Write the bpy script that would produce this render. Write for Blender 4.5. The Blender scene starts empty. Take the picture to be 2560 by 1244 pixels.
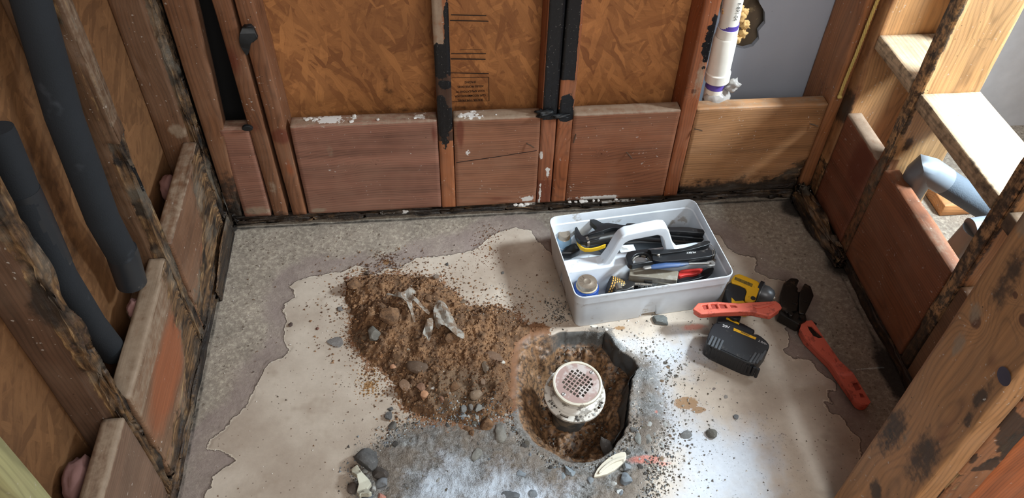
import bpy, bmesh, math, random
import numpy as np
from mathutils import Vector, Matrix
from mathutils.geometry import delaunay_2d_cdt
rnd = random.Random(7)
C = bpy.context.scene.collection
sc = bpy.context.scene
PI = math.pi

# ---------------------------------------------------------------- camera
FOC = 2002.8
CAM = np.array([0.59475, -1.59444, 1.52371])
ROT = [math.radians(a) for a in (44.0035, -1.3363, -5.7429)]
cd = bpy.data.cameras.new('camera'); cam = bpy.data.objects.new('camera', cd); C.objects.link(cam)
cd.sensor_width = 36; cd.lens = FOC/2560*36; cd.clip_start = 0.02; cd.clip_end = 60
cam.location = CAM; cam.rotation_mode = 'XYZ'; cam.rotation_euler = ROT
sc.camera = cam
RM = np.array(cam.rotation_euler.to_matrix())
# ---------------------------------------------------------------- world, lights, exposure
sc.view_settings.view_transform = 'Standard'; sc.view_settings.look = 'None'
sc.view_settings.gamma = 1; sc.view_settings.use_curve_mapping = False
sc.view_settings.exposure = 0.66
cy = sc.cycles; cy.max_bounces = 4; cy.diffuse_bounces = 2; cy.glossy_bounces = 2; cy.transmission_bounces = 3; cy.transparent_max_bounces = 6; cy.caustics_reflective = False; cy.caustics_refractive = False; cy.adaptive_threshold = 0.06
w = bpy.data.worlds.new('world'); sc.world = w; w.use_nodes = True
w.node_tree.nodes['Background'].inputs[0].default_value = (0.98, 0.985, 1.0, 1)
w.node_tree.nodes['Background'].inputs[1].default_value = 0.115
def area(name, loc, aim, sx, sy, power, col, spread=180):
    l = bpy.data.lights.new(name, 'AREA'); l.shape = 'RECTANGLE'; l.size = sx; l.size_y = sy; l.energy = power; l.color = col; l.spread = math.radians(spread)
    o = bpy.data.objects.new(name, l); C.objects.link(o); o.location = loc
    o.rotation_euler = (Vector(aim)-Vector(loc)).to_track_quat('-Z', 'Y').to_euler(); return o
area('bedroom_window_light', (2.75, .55, 2.35), (1.25, -.7, 0), 1.1, 1.1, 52, (0.82, 0.92, 1.0))
area('ledge_daylight', (2.55, -.55, 1.60), (1.72, -.42, .5), .30, .30, 13, (0.78, 0.91, 1.0), 75)
area('doorway_light', (1.2, -2.5, 2.1), (1.0, -.2, 0), 1.3, 1.3, 27, (1.0, 0.97, 0.93))

# ---------------------------------------------------------------- helpers
def un(u, v, ax, val):
    """point of the world on the plane axis=val seen at (u, v) of the photograph"""
    d = RM @ np.array([(u-1280)/FOC, -(v-622)/FOC, -1.0]); t = (val-CAM[ax])/d[ax]
    return CAM+t*d
def F(u, v, z=0.0): return un(u, v, 2, z)
def FP(pts, z=0.0): return [tuple(F(u, v, z)[:2]) for u, v in pts]
def srgb(r, g, b):
    f = lambda c: (c/255/12.92 if c/255 <= .04045 else ((c/255+.055)/1.055)**2.4)
    return (f(r), f(g), f(b), 1.0)
def lat(ix, iy, iz, seed):
    h = (ix*374761393+iy*668265263+iz*2147483647+seed*974711) & 0xffffffff
    h = ((h ^ (h >> 13))*1274126177) & 0xffffffff
    return ((h ^ (h >> 16)) & 0xffff)/65535.0
def vn(P, scale, seed=0):
    Q = np.asarray(P, float)*scale; i = np.floor(Q).astype(np.int64); f = Q-i; f = f*f*(3-2*f)
    r = 0
    for dx in (0, 1):
        for dy in (0, 1):
            for dz in (0, 1):
                wx = f[:, 0] if dx else 1-f[:, 0]; wy = f[:, 1] if dy else 1-f[:, 1]; wz = f[:, 2] if dz else 1-f[:, 2]
                r = r+wx*wy*wz*lat(i[:, 0]+dx, i[:, 1]+dy, i[:, 2]+dz, seed)
    return r
def fbm(P, scale, oct=4, seed=0):
    r = 0; a = .5; t = 0
    for k in range(oct): r = r+a*vn(P, scale*2**k, seed+k*17); t += a; a *= .5
    return r/t
def sm(x, a, b):
    t = np.clip((x-a)/(b-a), 0, 1); return t*t*(3-2*t)
def sdf(px, py, poly):
    """signed distance, positive inside"""
    n = len(poly); d = np.full(px.shape, 1e9); ins = np.zeros(px.shape, bool)
    for i in range(n):
        ax, ay = poly[i]; bx, by = poly[(i+1) % n]; ex, ey = bx-ax, by-ay
        t = np.clip(((px-ax)*ex+(py-ay)*ey)/(ex*ex+ey*ey+1e-12), 0, 1)
        d = np.minimum(d, np.hypot(px-ax-t*ex, py-ay-t*ey))
        c = ((ay > py) != (by > py)); xx = ax+(py-ay)*ex/(ey if abs(ey) > 1e-12 else 1e-12)
        ins ^= (c & (px < xx))
    return np.where(ins, d, -d)

def setp(o, label=None, cat=None, group=None, kind=None):
    if label: o['label'] = label
    if cat: o['category'] = cat
    if group: o['group'] = group
    if kind: o['kind'] = kind
    return o
def wmat(o):
    m = o.matrix_basis.copy()
    return m if o.parent is None else wmat(o.parent) @ o.matrix_parent_inverse @ m
def par(o, p):
    o.parent = p; o.matrix_parent_inverse = wmat(p).inverted()
def mkobj(name, me, mats, parent=None, color=None, origin=None):
    if mats is not None:
        for m in (mats if isinstance(mats, (list, tuple)) else [mats]): me.materials.append(m)
    o = bpy.data.objects.new(name, me); C.objects.link(o)
    if parent is not None: par(o, parent)
    if color: o.color = color
    return o
def empty(name, loc, label=None, cat=None, group=None, kind=None):
    o = bpy.data.objects.new(name, None); C.objects.link(o); o.location = loc; o.empty_display_size = .05
    return setp(o, label, cat, group, kind)
def pydata(name, V, Fc, mats, parent=None, smooth=False, color=None, attrs=None, local=True):
    """world-coordinate verts; object origin put at the base centre (or kept in the parent's frame)"""
    V = np.asarray(V, float)
    org = np.array([(V[:, 0].min()+V[:, 0].max())/2, (V[:, 1].min()+V[:, 1].max())/2, V[:, 2].min()])
    V = V-org; o_loc = tuple(org)
    me = bpy.data.meshes.new(name); me.from_pydata(V.tolist(), [], [tuple(f) for f in Fc]); me.validate(verbose=False)
    if smooth:
        me.shade_smooth()
    if attrs:
        for k, a in attrs.items():
            at = me.attributes.new(k, 'FLOAT', 'POINT'); at.data.foreach_set('value', np.asarray(a, dtype=np.float32))
    me.update()
    o = mkobj(name, me, mats, parent, color); o.location = o_loc
    return o

class MB:
    """collects shapes (world coordinates) into one mesh"""
    def __init__(s, M=None): s.v = []; s.f = []; s.M = M or Matrix.Identity(4)
    def add(s, vs, fs, M=None):
        n = len(s.v); T = s.M @ M if M is not None else s.M
        s.v += [tuple(T @ Vector(v)) for v in vs]; s.f += [tuple(i+n for i in f) for f in fs]; return s
    def box(s, x0, x1, y0, y1, z0, z1, M=None):
        v = [(x, y, z) for z in (z0, z1) for y in (y0, y1) for x in (x0, x1)]
        return s.add(v, [(0, 2, 3, 1), (4, 5, 7, 6), (0, 1, 5, 4), (2, 6, 7, 3), (0, 4, 6, 2), (1, 3, 7, 5)], M)
    def tube(s, pts, r, seg=12, cap=True, flat=1.0):
        pts = [Vector(p) for p in pts]; n = len(pts); rs = r if isinstance(r, (list, tuple)) else [r]*n
        vs = []; prev = None
        for i, p in enumerate(pts):
            t = (pts[min(i+1, n-1)]-pts[max(i-1, 0)]).normalized()
            if prev is None:
                a = Vector((0, 0, 1)) if abs(t.z) < .9 else Vector((1, 0, 0)); u = t.cross(a).normalized()
            else: u = (prev-t*prev.dot(t)).normalized()
            prev = u; b = t.cross(u)
            for k in range(seg):
                an = 2*PI*k/seg; vs.append(tuple(p+u*(math.cos(an)*rs[i])+b*(math.sin(an)*rs[i]*flat)))
        fs = [(i*seg+k, i*seg+(k+1) % seg, (i+1)*seg+(k+1) % seg, (i+1)*seg+k) for i in range(n-1) for k in range(seg)]
        if cap: fs += [tuple(range(seg))[::-1], tuple(range((n-1)*seg, n*seg))]
        return s.add(vs, fs)
    def lathe(s, prof, seg=32, M=None, cap=True):
        vs = []; fs = []
        for r, z in prof:
            for k in range(seg): vs.append((r*math.cos(2*PI*k/seg), r*math.sin(2*PI*k/seg), z))
        for i in range(len(prof)-1):
            for k in range(seg): fs.append((i*seg+k, i*seg+(k+1) % seg, (i+1)*seg+(k+1) % seg, (i+1)*seg+k))
        if cap and prof[0][0] > 1e-5: fs.append(tuple(range(seg))[::-1])
        if cap and prof[-1][0] > 1e-5: fs.append(tuple(range((len(prof)-1)*seg, len(prof)*seg)))
        return s.add(vs, fs, M)
    def plate(s, outline, holes, z0, z1, M=None, grid=0):
        loops = [outline]+list(holes); vs = []; es = []
        for lp in loops:
            n = len(vs); vs += [Vector((p[0], p[1])) for p in lp]; es += [(n+i, n+(i+1) % len(lp)) for i in range(len(lp))]
        if grid:
            O_ = np.array(outline); gx, gy = np.meshgrid(np.arange(O_[:, 0].min(), O_[:, 0].max(), grid), np.arange(O_[:, 1].min(), O_[:, 1].max(), grid)); gx = gx.ravel(); gy = gy.ravel()
            k_ = sdf(gx, gy, outline) > grid*.4; vs += [Vector((a, b)) for a, b in zip(gx[k_], gy[k_])]
        ov, oe, of, *_ = delaunay_2d_cdt(vs, es, [], 0, 1e-7)
        A = np.array([[v.x, v.y] for v in ov]); keep = []
        cen = np.array([A[list(f)].mean(axis=0) for f in of])
        ins = sdf(cen[:, 0], cen[:, 1], outline) > 0
        for h in holes: ins &= ~(sdf(cen[:, 0], cen[:, 1], h) > 0)
        keep = [tuple(f) for f, k in zip(of, ins) if k]
        ed = {}
        for f in keep:
            for i in range(len(f)):
                e = (f[i], f[(i+1) % len(f)]); ed[e] = 1
        n = len(A)
        zt = z1 if callable(z1) else (lambda x, y: z1)
        zb = z0 if callable(z0) else (lambda x, y: z0)
        V = [(a[0], a[1], zb(a[0], a[1])) for a in A]+[(a[0], a[1], zt(a[0], a[1])) for a in A]
        Fc = [tuple(i+n for i in f) for f in keep]+[f[::-1] for f in keep]
        for (a, b) in ed:
            if (b, a) not in ed: Fc.append((a, b, b+n, a+n))
        return s.add(V, Fc, M)
    def build(s, name, mat, parent=None, smooth=False, color=None, bevel=0, seg=2, ang=30, weld=False):
        o = pydata(name, s.v, s.f, mat, parent, smooth, color)
        if bevel:
            b = o.modifiers.new('bevel', 'BEVEL'); b.width = bevel; b.segments = seg; b.limit_method = 'ANGLE'; b.angle_limit = math.radians(ang)
            o.data.shade_smooth()
            n = o.modifiers.new('wn', 'WEIGHTED_NORMAL'); n.keep_sharp = False
        elif smooth:
            o.data.set_sharp_from_angle(angle=math.radians(40))
        return o
def circ(cx, cy, r, n=24, a0=0): return [(cx+r*math.cos(a0+2*PI*k/n), cy+r*math.sin(a0+2*PI*k/n)) for k in range(n)]
def smoothloop(p, it=2):
    for _ in range(it):
        q = []
        for i in range(len(p)):
            a = p[i]; b = p[(i+1) % len(p)]
            q += [(a[0]*.75+b[0]*.25, a[1]*.75+b[1]*.25), (a[0]*.25+b[0]*.75, a[1]*.25+b[1]*.75)]
        p = q
    return p

# ---------------------------------------------------------------- node helper
class NT:
    def __init__(s, name):
        s.mt = bpy.data.materials.new(name); s.mt.use_nodes = True; s.t = s.mt.node_tree; s.t.nodes.clear()
        s.out = s.t.nodes.new('ShaderNodeOutputMaterial'); s.b = s.t.nodes.new('ShaderNodeBsdfPrincipled')
        s.t.links.new(s.b.outputs[0], s.out.inputs[0]); s.tc = s.t.nodes.new('ShaderNodeTexCoord'); s.oi = s.t.nodes.new('ShaderNodeObjectInfo')
    def n(s, ty, **kw):
        x = s.t.nodes.new(ty)
        for k, v in kw.items(): setattr(x, k, v)
        return x
    def L(s, a, b):
        if isinstance(a, bpy.types.NodeSocket): s.t.links.new(a, b)
        else:
            try: b.default_value = a
            except Exception:
                b.default_value = tuple(a)[:len(b.default_value)] if hasattr(a, '__len__') else (a,)*3
    def m(s, op, a, b=0.0, c=None, clamp=False):
        x = s.n('ShaderNodeMath', operation=op, use_clamp=clamp); s.L(a, x.inputs[0]); s.L(b, x.inputs[1])
        if c is not None: s.L(c, x.inputs[2])
        return x.outputs[0]
    def vm(s, op, a, b):
        x = s.n('ShaderNodeVectorMath', operation=op); s.L(a, x.inputs[0]); s.L(b, x.inputs[1]); return x.outputs[0]
    def noise(s, vec, scale, detail=3, rough=.55, dist=0.0, col=False):
        x = s.n('ShaderNodeTexNoise'); s.L(vec, x.inputs['Vector']); x.inputs['Scale'].default_value = scale
        x.inputs['Detail'].default_value = min(detail, 3); x.inputs['Roughness'].default_value = rough; x.inputs['Distortion'].default_value = dist
        return x.outputs['Color' if col else 'Fac']
    def vor(s, vec, scale, feat='F1', out='Distance', rand=1.0):
        x = s.n('ShaderNodeTexVoronoi', feature=feat); s.L(vec, x.inputs['Vector']); x.inputs['Scale'].default_value = scale
        x.inputs['Randomness'].default_value = rand; return x.outputs[out]
    def map(s, vec, sc_=(1, 1, 1), loc=(0, 0, 0), rot=(0, 0, 0)):
        x = s.n('ShaderNodeMapping'); s.L(vec, x.inputs[0]); x.inputs[1].default_value = loc; x.inputs[2].default_value = rot; x.inputs[3].default_value = sc_
        return x.outputs[0]
    def step(s, a, lo, hi):
        x = s.n('ShaderNodeMapRange', interpolation_type='SMOOTHSTEP'); s.L(a, x.inputs[0]); s.L(lo, x.inputs[1]); s.L(hi, x.inputs[2]); return x.outputs[0]
    def rng(s, a, lo, hi, x0, x1):
        x = s.n('ShaderNodeMapRange'); s.L(a, x.inputs[0]); s.L(lo, x.inputs[1]); s.L(hi, x.inputs[2]); s.L(x0, x.inputs[3]); s.L(x1, x.inputs[4]); return x.outputs[0]
    def mix(s, f, a, b, mode='MIX'):
        x = s.n('ShaderNodeMix', data_type='RGBA', blend_type=mode); s.L(f, x.inputs[0]); s.L(a, x.inputs[6]); s.L(b, x.inputs[7]); return x.outputs[2]
    def attr(s, name): return s.n('ShaderNodeAttribute', attribute_name=name).outputs['Fac']
    def sep(s, v):
        x = s.n('ShaderNodeSeparateXYZ'); s.L(v, x.inputs[0]); return x.outputs
    def comb(s, a, b, c):
        x = s.n('ShaderNodeCombineXYZ'); s.L(a, x.inputs[0]); s.L(b, x.inputs[1]); s.L(c, x.inputs[2]); return x.outputs[0]
    def mul(s, c, f):   # colour times scalar
        x = s.n('ShaderNodeVectorMath', operation='SCALE'); s.L(c, x.inputs[0]); s.L(f, x.inputs[3]); return x.outputs[0]
    def fin(s, col, rough=.6, bump=None, bstr=.5, bdist=.002, metal=0.0, **kw):
        s.L(col, s.b.inputs['Base Color']); s.L(rough, s.b.inputs['Roughness']); s.L(metal, s.b.inputs['Metallic'])
        if bump is not None:
            x = s.n('ShaderNodeBump'); x.inputs['Strength'].default_value = bstr; x.inputs['Distance'].default_value = bdist; s.L(bump, x.inputs['Height']); s.L(x.outputs[0], s.b.inputs['Normal'])
        for k, v in kw.items(): s.L(v, s.b.inputs[k.replace('_', ' ')])
        return s.mt

def wood_mat(name='old_lumber'):
    N = NT(name); O = N.tc.outputs['Object']; r = N.oi.outputs['Random']
    off = N.comb(N.m('MULTIPLY', r, 3.1), N.m('MULTIPLY', r, 5.7), N.m('MULTIPLY', r, 9.3))
    P = N.vm('ADD', O, off)
    warp = N.noise(N.map(P, (1.2, 1.2, .7)), 3.0, 2, col=True)
    Pw = N.vm('ADD', O, N.mul(N.vm('SUBTRACT', warp, (.5, .5, .5)), .11))
    q = N.sep(Pw)
    cx = N.m('MULTIPLY_ADD', r, .05, .012); cy = N.m('MULTIPLY_ADD', r, -.1, .03)
    dx = N.m('SUBTRACT', q[0], cx); dy = N.m('SUBTRACT', q[1], cy)
    rad = N.m('SQRT', N.m('ADD', N.m('MULTIPLY', dx, dx), N.m('MULTIPLY', dy, dy)))
    kn = N.attr('kn')
    rad = N.m('ADD', rad, N.m('MULTIPLY', kn, .035))
    ring = N.m('SINE', N.m('MULTIPLY', rad, 900.0)); ring = N.m('MULTIPLY_ADD', ring, .5, .5); ring = N.m('POWER', ring, 3.0)
    g1 = N.noise(N.map(P, (170, 170, 4)), 1.0, 4, .6)
    g2 = N.noise(N.map(P, (30, 30, 2.0)), 1.0, 3, .6)
    g3 = N.noise(P, 9.0, 3, .6)
    base = N.oi.outputs['Color']
    v = N.m('ADD', N.m('MULTIPLY', N.m('SUBTRACT', g1, .5), .75), N.m('MULTIPLY', N.m('SUBTRACT', g2, .5), 1.1))
    v = N.m('ADD', v, N.m('MULTIPLY', N.m('SUBTRACT', g3, .5), .9))
    v = N.m('ADD', v, N.m('MULTIPLY', ring, -.26)); v = N.m('ADD', v, 1.08)
    v = N.m('MAXIMUM', v, .25)
    col = N.mul(base, v)
    dustn = N.step(g3, .38, .7); col = N.mix(N.m('MULTIPLY_ADD', dustn, .22, .06), col, srgb(122, 104, 88))
    # knots
    kc = N.step(kn, .72, .86); col = N.mix(N.m('MULTIPLY', kc, .8), col, srgb(70, 32, 16))
    # faint scuffs, plaster specks
    sp = N.noise(P, 130.0, 2, .5); spd = N.noise(P, 14.0, 2); 
    speck = N.step(N.m('ADD', sp, N.m('MULTIPLY', spd, .25)), .83, .88)
    col = N.mix(N.m('MULTIPLY', speck, .55), col, srgb(205, 196, 186))
    hole = N.step(N.vor(P, 34.0), .055, .035); col = N.mix(N.m('MULTIPLY', hole, .75), col, srgb(38, 22, 14))
    streak = N.noise(N.map(P, (110, 110, 9)), 1.0, 4, .65); fine = N.noise(P, 60.0, 4, .65); blot = N.noise(P, 16.0, 4, .6)
    nn = N.m('ADD', N.m('MULTIPLY', streak, .5), N.m('MULTIPLY', fine, .5))
    def mask(a, lo=.42, hi=.6, k=1.0, n=nn): return N.step(N.m('ADD', N.attr(a), N.m('MULTIPLY', N.m('SUBTRACT', n, .5), k)), lo, hi)
    red = mask('red', .3, .8, .7, blot); col = N.mix(N.m('MULTIPLY', red, .7), col, srgb(98, 40, 24))
    ora = mask('orange', .3, .8, .6, blot); col = N.mix(N.m('MULTIPLY', ora, .7), col, N.mul(srgb(156, 82, 44), N.m('MULTIPLY_ADD', g1, .7, .6)))
    pale = mask('pale', .35, .75, 1.3); col = N.mix(N.m('MULTIPLY', pale, .85), col, N.mix(fine, srgb(122, 102, 82), srgb(170, 150, 128)))
    rot = mask('rot', .4, .6, 1.5)
    rc = N.mix(N.step(streak, .3, .7), srgb(36, 24, 16), srgb(132, 98, 64)); rc = N.mix(N.m('MULTIPLY', N.step(streak, .58, .72), .85), rc, srgb(172, 140, 98)); rc = N.mix(N.m('MULTIPLY', N.step(blot, .52, .36), .9), rc, srgb(16, 11, 8)); rc = N.mix(N.m('MULTIPLY', N.step(g3, .5, .65), .5), rc, srgb(122, 112, 98))
    col = N.mix(rot, col, rc)
    mold = mask('mold', .38, .82, 1.7, N.m('ADD', N.m('MULTIPLY', fine, .5), N.m('MULTIPLY', blot, .5))); col = N.mix(N.m('MULTIPLY', mold, .85), col, srgb(34, 27, 22))
    wh = mask('white', .46, .6, 2.6, N.m('ADD', N.m('MULTIPLY', fine, .6), N.m('MULTIPLY', blot, .4))); col = N.mix(wh, col, srgb(222, 218, 212))
    tar = mask('tar', .42, .48, 1.9, N.m('ADD', N.m('MULTIPLY', fine, .45), N.m('MULTIPLY', N.noise(P, 38.0, 4, .65), .55))); tc_ = N.mix(N.step(N.noise(P, 240.0, 2), .66, .74), srgb(20, 20, 22), srgb(110, 105, 100)); col = N.mix(tar, col, tc_)
    rough = N.mix(tar, (.62,)*3+(1,), (.38,)*3+(1,))
    h = N.m('ADD', N.m('MULTIPLY', g1, .3), N.m('MULTIPLY', N.m('MULTIPLY', N.attr('rot'), N.m('ADD', streak, fine)), 2.2)); h = N.m('ADD', h, N.m('MULTIPLY', N.m('MULTIPLY', N.attr('tar'), fine), .8))
    return N.fin(col, N.sep(rough)[0], h, .8, .0022)
def osb_mat(name, ca, cb, stain=0.35):
    """strand board: layered, randomly turned long flakes. local x/z lie in the board"""
    N = NT(name); O = N.tc.outputs['Object']; q = N.sep(O); P = N.comb(q[0], q[2], 0.0)
    P = N.vm('ADD', P, N.mul(N.vm('SUBTRACT', N.noise(P, 6.0, 2, col=True), (.5, .5, .5)), .03))
    col = N.mix(N.noise(N.map(P, (30, 260, 1), rot=(0, 0, 1.3)), 1.0, 3), ca, cb); hh = N.noise(P, 60.0, 2)
    angs = [0.3, 1.35, 2.0, 2.75, .75, 1.75, 1.1]
    for i, a in enumerate(angs):
        m0 = N.map(P, (1, 1, 1), (i*.37, i*.61, 0), (0, 0, a)); k = 1.0+.55*((i*7) % 5)/4
        m0 = N.vm('ADD', m0, N.mul(N.vm('SUBTRACT', N.noise(m0, 28.0, 2, col=True), (.5, .5, .5)), .012))
        mm = N.map(m0, (9*k, 62*k, 1))
        vcol = N.vor(mm, 1.0, out='Color'); vd = N.vor(mm, 1.0, 'DISTANCE_TO_EDGE'); s_ = N.sep(vcol)
        g = N.noise(N.map(m0, (12, 520, 1)), 1.0, 2)
        c_ = N.mix(s_[0], ca, cb); c_ = N.mul(c_, N.m('MULTIPLY_ADD', g, .55, .72))
        c_ = N.mix(N.m('MULTIPLY', N.step(vd, .07, .0), .3), c_, srgb(90, 50, 22))
        pick = N.m('MULTIPLY', N.m('GREATER_THAN', s_[2], .6), N.m('MULTIPLY_ADD', s_[1], .55, .42))
        pick = N.m('MULTIPLY', pick, N.step(vd, .0, .05))
        col = N.mix(pick, col, c_); hh = N.m('MULTIPLY_ADD', pick, N.m('SUBTRACT', s_[1], hh), hh)
    big = N.noise(O, 5.0, 3); col = N.mul(col, N.m('MULTIPLY_ADD', big, .7, .66))
    st = N.step(N.m('ADD', N.attr('mold'), N.m('MULTIPLY', N.m('SUBTRACT', N.noise(O, 40.0, 4, .65), .5), 1.0)), .4, .8)
    col = N.mix(N.m('MULTIPLY', st, .8), col, srgb(52, 30, 16))
    w_ = N.step(N.m('ADD', N.attr('white'), N.m('MULTIPLY', N.m('SUBTRACT', N.noise(O, 60.0, 4, .65), .5), 1.4)), .5, .6)
    col = N.mix(w_, col, srgb(190, 158, 140))
    return N.fin(col, .6, N.noise(N.map(P, (40, 160, 1), rot=(0, 0, 1.2)), 1.0, 2), .35, .0010)
def simple(name, c, rough=.5, metal=0.0, grime=None, gs=30, gt=.58, bump=0.0, bs=200, obcol=False, **kw):
    N = NT(name); O = N.tc.outputs['Object']
    base = N.oi.outputs['Color'] if obcol else c
    v = N.m('MULTIPLY_ADD', N.noise(O, 18.0, 3), .35, .83); col = N.mul(base, v)
    if grime:
        gm = N.step(N.noise(O, gs, 5, .7), gt, gt+.12); col = N.mix(N.m('MULTIPLY', gm, .75), col, grime)
    h = N.noise(O, bs, 3) if bump else None
    return N.fin(col, rough, h, bump or .1, .001, metal, **kw)
def stone_mat():
    N = NT('stone'); O = N.tc.outputs['Object']; r = N.oi.outputs['Random']
    P = N.vm('ADD', O, N.comb(r, N.m('MULTIPLY', r, 7.0), 0.0)); base = N.oi.outputs['Color']
    n1 = N.noise(P, 60.0, 5, .65); n2 = N.noise(P, 240.0, 3)
    col = N.mul(base, N.m('MULTIPLY_ADD', n1, 1.0, .5)); col = N.mix(N.m('MULTIPLY', N.step(n2, .6, .75), .35), col, srgb(170, 165, 158))
    return N.fin(col, .85, N.m('ADD', n1, N.m('MULTIPLY', n2, .4)), .6, .0015)
WOOD = wood_mat(); STONE = stone_mat()
OSB = osb_mat('strand_board', srgb(132, 82, 46), srgb(192, 130, 76)); OSBL = osb_mat('strand_board_left', srgb(104, 70, 43), srgb(142, 100, 64))

# ---------------------------------------------------------------- lumber
def blob(P, c, r, s=1.35):
    d = np.sqrt((((P-np.array(c))/np.array(r))**2).sum(axis=1)); return np.clip(s-d, 0, 1)
def lumber(name, x0, x1, y0, y1, z0, z1, color, fields=None, step=.012, erode=.004, label=None, cat=None, group=None, kind=None, parent=None, mat=None, shape=None, knots=()):
    """a sawn board as a finely divided box; fields(P) returns dict of stain attributes; rot eats the edges"""
    lo = np.array([x0, y0, z0], float); hi = np.array([x1, y1, z1], float); size = hi-lo; ax = int(np.argmax(size)); e = .0025
    if name == 'blocking' and z1 < .5: ax = 0 if size[0] > size[1] else 1
    cs = []
    for k in range(3):
        n = max(1, int(round((size[k]-2*e)/step))); cs.append(np.concatenate([[lo[k]], np.linspace(lo[k]+e, hi[k]-e, n+1), [hi[k]]]))
    V = []; Fc = []; n0 = 0
    for k in range(3):
        a, b = [(1, 2), (2, 0), (0, 1)][k]
        for side in (0, 1):
            A, B = np.meshgrid(cs[a], cs[b], indexing='ij'); na, nb = A.shape
            P = np.zeros((na*nb, 3)); P[:, a] = A.ravel(); P[:, b] = B.ravel(); P[:, k] = hi[k] if side else lo[k]
            V.append(P); i, j = np.meshgrid(np.arange(na-1), np.arange(nb-1), indexing='ij'); i = i.ravel(); j = j.ravel()
            q = np.stack([i*nb+j, (i+1)*nb+j, (i+1)*nb+j+1, i*nb+j+1], 1)+n0
            if not side: q = q[:, ::-1]
            Fc.append(q); n0 += na*nb
    V = np.concatenate(V); Fc = np.concatenate(Fc)
    at = fields(V) if fields else {}
    kn = np.zeros(len(V))
    for kx, ky, kz, kr in knots: kn = np.maximum(kn, np.exp(-(((V-np.array([kx, ky, kz]))**2).sum(axis=1))/(kr*kr)))
    if knots: at['kn'] = kn
    cen = (lo+hi)/2; D = V.copy()
    # eased edges
    onl = (np.abs(V-lo) < 1e-6) | (np.abs(V-hi) < 1e-6); cnt = onl.sum(axis=1)
    pull = np.where(cnt[:, None] >= 2, np.sign(cen-V)*onl*.0014, 0); D += pull
    jit = (fbm(V, 9, 3, 5)-.5)*.003
    D += np.sign(cen-V)*onl*jit[:, None]
    rot = at.get('rot')
    if rot is not None:
        m = sm(rot+(fbm(V*np.where(np.arange(3) == ax, .25, 1), 60, 3, 3)-.5)*1.2, .3, 1.0); edge = 1+1.2*(cnt >= 2)
        amp = erode*m*edge*(.3+1.4*fbm(V*np.where(np.arange(3) == ax, .2, 1), 110, 3, 8)); amp = np.minimum(amp, size.min()*.45)
        D += np.sign(cen-V)*onl*amp[:, None]
    if shape: D = shape(D)
    # local frame: long axis -> local z
    org = np.array([cen[0], cen[1], lo[2]])
    Lc = D-org
    if ax == 0: R = Matrix(((0, 0, 1), (0, 1, 0), (-1, 0, 0)))      # local z = world x
    elif ax == 1: R = Matrix(((1, 0, 0), (0, 0, 1), (0, -1, 0)))    # local z = world y
    else: R = Matrix.Identity(3)
    Rn = np.array(R); Lc = Lc @ Rn
    me = bpy.data.meshes.new(name); me.from_pydata(Lc.tolist(), [], Fc.tolist()); me.shade_smooth()
    for k_, a_ in at.items():
        t = me.attributes.new(k_, 'FLOAT', 'POINT'); t.data.foreach_set('value', np.asarray(a_, dtype=np.float32))
    o = mkobj(name, me, mat or WOOD, None, color); o.matrix_basis = Matrix.Translation(org) @ R.to_4x4()
    if parent is not None: par(o, parent)
    return setp(o, label, cat, group, kind)
RED = srgb(136, 82, 50); BRN = srgb(120, 78, 50); PINK = srgb(140, 94, 76); TAN = srgb(186, 136, 86); GREYW = srgb(112, 84, 60); DK = srgb(70, 46, 30)

# ================================================================ FLOOR (slab with the broken-out pit, peeling skim coat)
RIM = FP([(1322,832),(1400,828),(1515,829),(1545,866),(1588,902),(1600,918),(1582,945),(1574,1000),(1572,1060),(1545,1108),(1505,1146),(1430,1166),(1380,1146),(1330,1112),(1292,1072),(1279,1000),(1281,905),(1296,850)])
COAT = FP([(505,1300),(512,1236),(532,1192),(585,1150),(562,1128),(520,1122),(527,1098),(560,1070),(620,1010),(640,960),(672,908),(700,893),(720,874),(711,850),(717,800),(704,778),(712,755),(737,742),(735,728),(724,716),(740,702),(800,688),(860,676),(892,664),(930,684),(948,680),(960,674),(1000,668),(1042,646),(1100,640),(1180,628),(1230,585),(1290,568),(1322,574),(1340,592),(1380,640),(1500,560),(1700,560),(1800,590),(1815,618),(1848,636),(1889,642),(1890,680),(1922,696),(1962,701),(2000,745),(1963,822),(1971,845),(1969,870),(1959,877),(1984,897),(2027,900),(2041,925),(2075,949),(2087,957),(2087,972),(2071,975),(2079,1006),(2060,1004),(2075,1028),(2095,1035),(2110,1050),(2125,1070),(2152,1097),(2147,1123),(2165,1300)])
DIRT = FP([(868,700),(905,688),(960,690),(1000,684),(1050,692),(1096,694),(1135,735),(1165,765),(1230,768),(1290,782),(1322,815),(1318,840),(1292,862),(1283,930),(1280,1010),(1262,1046),(1190,1066),(1110,1062),(1060,1052),(1010,1020),(985,960),(950,925),(925,925),(900,885),(872,845),(882,790),(866,745)])
DUST = FP([(945,1110),(1010,1070),(1100,1040),(1190,1052),(1270,1030),(1290,1075),(1380,1150),(1490,1160),(1560,1120),(1590,1060),(1590,940),(1605,890),(1635,905),(1650,980),(1665,1060),(1640,1120),(1625,1180),(1600,1300),(900,1300),(890,1180)])
DUST_SHEEN = FP([(1570,860),(1700,830),(1800,850),(1760,900),(1680,950),(1700,1010),(1800,1060),(1890,1060),(1950,1150),(1960,1300),(1640,1300),(1690,1160),(1620,1050)])  # pale dust plus window light on the floor, painted into the slab colour
WHITE = FP([(1060,1170),(1130,1150),(1230,1170),(1330,1180),(1420,1215),(1400,1300),(1020,1300),(1000,1220)])
HAZE = FP([(1540,848),(1700,842),(1760,868),(1690,890),(1640,940),(1605,905)])

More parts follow.
